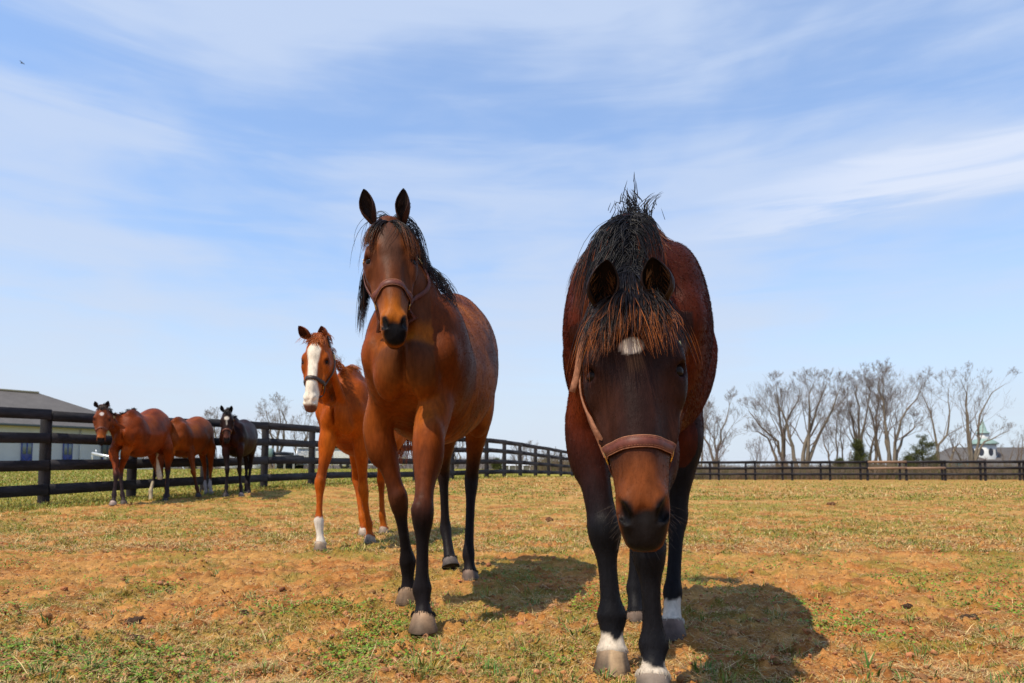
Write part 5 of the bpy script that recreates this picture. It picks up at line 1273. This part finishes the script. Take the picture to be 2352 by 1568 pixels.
def build_F():
    O = np.array([-4.88, 12.05, .165])
    H = Horse('nearly black horse with a white star, rightmost of three by the fence', O, math.atan(-.18), {})
    px = H.px
    H.c = c = dict(size=.96, bw=.96,
        base=(.020, .0045, .0020), dark=(.008, .004, .003), light=(.045, .009, .003), points_col=(.018, .013, .014), face=(.022, .012, .010), face_t=.9,
        muzzle=(.09, .032, .020), nose=(.016, .012, .012), ear_out=(.015, .01, .008), ear_in=(.01, .008, .007), ear_tip=(.008, .006, .006), fore_black=(.9, .4), hind_black=(.9, .5),
        fore=[dict(keys=[px(519, 1030, 11.85), px(522, 1078, 11.8), px(520, 1118, 11.8), px(517, 1140, 11.7)], hoof=(.04, .03, .03)),
              dict(keys=[px(551, 1030, 11.9), px(550, 1078, 12.0), px(553, 1118, 12.0), px(554, 1140, 11.95)], hoof=(.3, .22, .18))],
        hind=[dict(keys=[px(560, 1020, 12.8), px(566, 1068, 13.0), px(565, 1112, 12.9), px(564, 1136, 12.8)], hoof=(.25, .18, .13)),
              dict(keys=[px(580, 1020, 12.8), px(576, 1065, 13.0), px(571, 1110, 12.9), px(570, 1134, 12.85)], hoof=(.04, .03, .03))])
    H.head_frame(px(521, 943, 11.55), px(520, 1014, 11.38), R(8))
    c['neckmid'] = (-.08, -.2, 1.20)
    c['ears'] = [dict(tip=px(506, 931, 11.55), w=.034, open=(-.2, -1, 0)), dict(tip=px(534, 932, 11.55), w=.034, open=(.1, -1, 0))]
    def star(h, n, V): return sstep(.036, .026, np.sqrt((h[:, 0]*.8)**2+(h[:, 1]-.14)**2))*(h[:, 2] > -.06), (.7, .62, .5)
    def snip(h, n, V): return sstep(.012, .006, np.abs(h[:, 0]))*sstep(.15, .2, h[:, 1])*sstep(.27, .24, h[:, 1])*.8*(h[:, 2] > -.06), (.5, .45, .38)
    c['marks'] = [star, snip]
    H.build_body(.0135).colour().finish()
    short_mane(H, (.01, .008, .008)); tail(H, (.01, .008, .008)); H.halter(w=.022, leather=M_leather)
    return H
import time as _t
for fn in (build_A, build_B, build_C, build_D, build_E, build_F):
    _t0 = _t.time(); fn(); print(fn.__name__, round(_t.time()-_t0, 1), 's')
# ---------------------------------------------------------------- grass, straw, clover (uncountable ground cover)
HOOVES = [((px-1176)/F*Y, Y) for px, Y in ((933, 3.03), (969, 2.5), (1080, 3.74), (1405, 1.99), (1500, 1.76), (1543, 2.42), (733, 5.14), (848, 5.6))]
def ground_z(X, Y):
    near = sstep(22, 9, Y)*(Y > 0)
    return land(X, Y)+near*relief(X, Y)
def scatter(n, y0, y1, p=1.0, spread=.86):
    """uniform in the picture rather than on the ground: denser near the viewer"""
    u = rng.random(n); a, b = 1/y1**p, 1/y0**p; Y = (a+(b-a)*u)**(-1/p); X = rng.uniform(-1, 1, n)*(spread*Y+.5); return X, Y
def blades(X, Y, Z, h, w, lean, az, curl, C0, C1):
    n = len(X); d = np.stack([np.cos(az), np.sin(az), np.zeros(n)], 1); up = np.array([0, 0, 1.0])
    sd_ = np.stack([-np.sin(az), np.cos(az), np.zeros(n)], 1)
    B = np.stack([X, Y, Z], 1); P1 = B+(up*np.cos(lean)[:, None]+d*np.sin(lean)[:, None])*(h*.55)[:, None]
    l2 = lean+curl; P2 = P1+(up*np.cos(l2)[:, None]+d*np.sin(l2)[:, None])*(h*.45)[:, None]
    P2[:, 2] = np.maximum(P2[:, 2], Z+.002)
    V = np.stack([B-sd_*w[:, None]*.5, B+sd_*w[:, None]*.5, P1+sd_*w[:, None]*.42, P1-sd_*w[:, None]*.42, P2], 1).reshape(-1, 3)
    k = np.arange(n)*5; Q = np.stack([k, k+1, k+2, k+3], 1); T = np.stack([k+3, k+2, k+4], 1)
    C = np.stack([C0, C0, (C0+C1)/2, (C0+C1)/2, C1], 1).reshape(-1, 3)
    return V, Q, T, C
def merge(parts):
    V, Q, T, C = [], [], [], []; n = 0
    for v, q, t, c in parts:
        V.append(v); C.append(c)
        if len(q): Q.append(q+n)
        if len(t): T.append(t+n)
        n += len(v)
    f = []
    if Q: f.append(np.concatenate(Q))
    if T: f.append(np.concatenate(T))
    return np.concatenate(V), f, np.concatenate(C)
M_grass = mat('grass', attr=True, rough=0.55, spec=0.25)
def vary(c, n, a=.25, hue=.12): return np.array(c)*rng.uniform(1-a, 1+a, (n, 1))*rng.uniform(1-hue, 1+hue, (n, 3))
def build_grass():
    parts = []
    def field_blades(n, y0, y1, hh, ww, thr=.35, p=1.0, patch=True):
        X, Y = scatter(n, y0, y1, p); g = greenness(X, Y); keep = rng.random(n) < np.clip((g-thr)*1.8, 0.015, 1) if patch else np.ones(n, bool)
        X, Y = X[keep], Y[keep]; m = len(X); sc = np.clip(Y/4, 1, 6)**.55
        h = rng.uniform(*hh, m)*sc**.5; w = rng.uniform(*ww, m)*sc
        dry = rng.random(m)
        C1 = np.where((dry < .2)[:, None], vary((.46, .32, .08), m), np.where((dry < .55)[:, None], vary((.24, .27, .025), m), vary((.13, .205, .014), m)))
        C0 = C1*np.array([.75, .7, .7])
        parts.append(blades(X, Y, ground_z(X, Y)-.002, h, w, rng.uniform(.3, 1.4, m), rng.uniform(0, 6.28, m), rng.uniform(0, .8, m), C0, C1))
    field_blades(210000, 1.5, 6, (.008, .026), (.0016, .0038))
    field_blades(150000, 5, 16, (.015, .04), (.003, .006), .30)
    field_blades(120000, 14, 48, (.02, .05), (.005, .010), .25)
    # beyond the left fence
    n = 60000; Y = rng.uniform(7, 46, n)**1.0; Y = 7*(46/7)**rng.random(n); X = np.interp(Y, _fy, _fx)+1.0-rng.random(n)**1.3*(.75*Y-np.abs(np.interp(Y, _fy, _fx))+3).clip(2, 40)
    m = n; C1 = np.where((rng.random(m) < .45)[:, None], vary((.38, .32, .055), m), vary((.22, .25, .030), m)); sc = (Y/5)**.6
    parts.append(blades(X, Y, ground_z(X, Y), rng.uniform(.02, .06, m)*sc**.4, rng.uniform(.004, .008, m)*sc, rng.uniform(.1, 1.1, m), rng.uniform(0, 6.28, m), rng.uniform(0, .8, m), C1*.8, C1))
    # distinct tufts of longer grass
    X0, Y0 = scatter(420, 1.7, 9, 1.0)
    extra = [((px-1176)/F*Y, Y) for px, Y in ((300, 2.55), (230, 2.05), (1010, 2.3), (980, 2.02), (1325, 2.5), (1600, 2.05), (1660, 1.95), (1990, 2.05), (1210, 2.35), (130, 2.7), (1120, 3.3), (590, 3.3), (2300, 2.3), (110, 1.98), (610, 2.45))]
    X0 = np.concatenate([X0, [e[0] for e in extra]]); Y0 = np.concatenate([Y0, [e[1] for e in extra]])
    for i, (x, y) in enumerate(zip(X0, Y0)):
        m = int(rng.integers(10, 34)); r = rng.uniform(.012, .05); big = rng.uniform(.35, .8)+(.4 if i >= 420 else 0)
        a = rng.uniform(0, 6.28, m); rr = r*np.sqrt(rng.random(m)); X = x+rr*np.cos(a); Y = y+rr*np.sin(a)
        C1 = vary((.10, .20, .03), m) if rng.random() < .65 else vary((.24, .25, .05), m)
        dry = rng.random(m) < .15; C1[dry] = vary((.5, .36, .15), int(dry.sum()))
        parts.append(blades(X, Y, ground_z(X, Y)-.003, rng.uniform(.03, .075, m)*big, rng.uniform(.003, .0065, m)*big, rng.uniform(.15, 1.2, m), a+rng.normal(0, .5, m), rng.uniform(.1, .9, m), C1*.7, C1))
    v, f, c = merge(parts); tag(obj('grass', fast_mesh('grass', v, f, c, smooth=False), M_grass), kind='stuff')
    # dead straw lying about
    parts = []
    def straw(n, y0, y1, l, w, p=1.0, clus=True):
        X, Y = scatter(n, y0, y1, p); s = fbm(X, Y, 2.6, 3, 101); keep = rng.random(n) < (np.clip((s-.38)*5.0, .42, 1) if clus else 1); X, Y = X[keep], Y[keep]; m = len(X)
        sc = np.clip(Y/4, 1, 6)**.55
        dr = rng.random(m); C1 = np.where((dr < .6)[:, None], vary((.51, .31, .105), m), np.where((dr < .80)[:, None], vary((.34, .165, .05), m), vary((.68, .50, .22), m)))
        lean = np.where(rng.random(m) < .93, rng.uniform(1.25, 1.57, m), rng.uniform(.6, 1.2, m))
        parts.append(blades(X, Y, ground_z(X, Y)+rng.uniform(.001, .010, m), rng.uniform(*l, m)*sc**.5, rng.uniform(*w, m)*sc, lean, rng.uniform(0, 6.28, m), rng.uniform(-.35, .45, m), C1*.9, C1))
    straw(230000, 1.5, 6, (.008, .042), (.0009, .0022)); straw(170000, 5, 18, (.02, .07), (.0022, .0045)); straw(50000, 16, 48, (.03, .09), (.005, .010))
    straw(1500, 1.6, 6, (.05, .12), (.0016, .003), 1.0, False)
    v, f, c = merge(parts); tag(obj('straw', fast_mesh('straw', v, f, c, smooth=False), M_grass), kind='stuff')
    # clover mats: tiny round leaves close to the soil
    X, Y = scatter(120000, 1.5, 7); g = fbm(X, Y, 2.3, 3, 151); keep = rng.random(len(X)) < np.clip((g-.52)*9, 0, 1); X, Y = X[keep], Y[keep]; m = len(X)
    Z = ground_z(X, Y)+rng.uniform(.002, .016, m); r = rng.uniform(.003, .0062, m); nrm = rng.normal(0, .45, (m, 3)); nrm[:, 2] = 1; nrm /= np.linalg.norm(nrm, axis=1, keepdims=True)
    t1 = np.cross(nrm, rng.normal(size=(m, 3))); t1 /= np.linalg.norm(t1, axis=1, keepdims=True); t2 = np.cross(nrm, t1); P = np.stack([X, Y, Z], 1)
    a = np.arange(5)*2*math.pi/5; V = P[:, None]+r[:, None, None]*(np.cos(a)[None, :, None]*t1[:, None]+np.sin(a)[None, :, None]*t2[:, None])
    me = fast_mesh('clover', V.reshape(-1, 3), [np.arange(m*5).reshape(-1, 5)], np.repeat(vary((.13, .215, .014), m, .4), 5, axis=0), smooth=False)
    tag(obj('clover', me, M_grass), kind='stuff')
    # crumbs of soil
    n = 16000; X, Y = scatter(n, 1.5, 8); r = rng.uniform(.002, .008, n)*(1+1.4*(rng.random(n) < .05)); Z = ground_z(X, Y)+r*.35
    ico = np.array([[0, 0, 1], [.89, 0, .45], [.28, .85, .45], [-.72, .53, .45], [-.72, -.53, .45], [.28, -.85, .45], [.72, .53, -.45], [-.28, .85, -.45], [-.89, 0, -.45], [-.28, -.85, -.45], [.72, -.53, -.45], [0, 0, -1]])
    tr = np.array([[0,1,2],[0,2,3],[0,3,4],[0,4,5],[0,5,1],[1,6,2],[2,7,3],[3,8,4],[4,9,5],[5,10,1],[6,7,2],[7,8,3],[8,9,4],[9,10,5],[10,6,1],[11,7,6],[11,8,7],[11,9,8],[11,10,9],[11,6,10]])
    V = np.stack([X, Y, Z], 1)[:, None]+ico[None]*r[:, None, None]*rng.uniform(.6, 1.3, (n, 12, 1))*np.array([1, 1, .7])
    T = (tr[None]+(np.arange(n)*12)[:, None, None]).reshape(-1, 3)
    me = fast_mesh('soil_crumbs', V.reshape(-1, 3), [T], np.repeat(vary((.36, .16, .068), n, .35), 12, axis=0), smooth=True)
    tag(obj('soil_crumbs', me, bpy.data.materials['soil']), kind='stuff')
build_grass()

# clods of earth and droppings one can point at
def lump(name, label, cat, px, Y, r, col, sq=.7, seed=0, group=None):
    X = (px-1176)/F*Y; z = float(ground_z(np.array([X]), np.array([Y]))[0])
    V, Q = Field_sphere((0, 0, 0), 1, 36); d = V/np.linalg.norm(V, axis=1, keepdims=True)
    r *= .62; k = .55+.6*vnoise(d[:, 0]*2.2+9, d[:, 1]*2.2+seed, d[:, 2]*2.2+5, seed)+.45*vnoise(d[:, 0]*5+9, d[:, 1]*5+seed, d[:, 2]*5+5, seed+3)
    V = V*k[:, None]*np.array([r, r*.8, r*sq])
    o = obj(name, fast_mesh(name, V, [Q], np.tile(np.array(col), (len(V), 1))), bpy.data.materials['soil']); o.location = (X, Y, z+r*sq*.15)
    tag(o, label, cat, group); return o
D1 = (.06, .035, .022)
for i, (px, py, r, lab) in enumerate([(2073, 1384, .032, 'dark horse dropping lying on bare soil, smaller one left of the big one at right'), (2211, 1412, .052, 'large dark horse dropping half in grass near the right edge'), (568, 1399, .03, 'dark round dropping on straw left of the chestnut horse'),
        (325, 1415, .055, 'crumbled dark dropping on the soil at far left'), (325, 1462, .045, 'crumbled dark clod in front of the left dropping'), (1262, 1195, .075, 'dark clod of earth on the grass between the two front horses'), (1905, 1160, .11, 'small dark clod far out on the pasture at right')]):
    Y = CAMH*F/(py-1083)
    lump('horse_dropping' if i not in (5, 6) else 'earth_clod', lab, 'dropping' if i not in (5, 6) else 'clod', px, Y, r, D1 if i not in (5, 6) else (.13, .06, .03), seed=i, group='droppings and clods on the pasture')
for i, (px, py, r, lab) in enumerate([(430, 1503, .038, 'pale clod of red earth by a grass tuft at lower left'), (590, 1560, .04, 'pale flat clod of earth at the bottom left of centre'), (1270, 1388, .03, 'pale clod left of the dark horse, near its shadowed hoof'), (1300, 1398, .03, 'pale clod right beside the dark horse front hoof'), (2190, 1335, .035, 'reddish clod on bare ground at right')]):
    lump('earth_clod', lab, 'clod', px, CAMH*F/(py-1083), r, (.42, .21, .10), .5, 20+i, 'droppings and clods on the pasture')
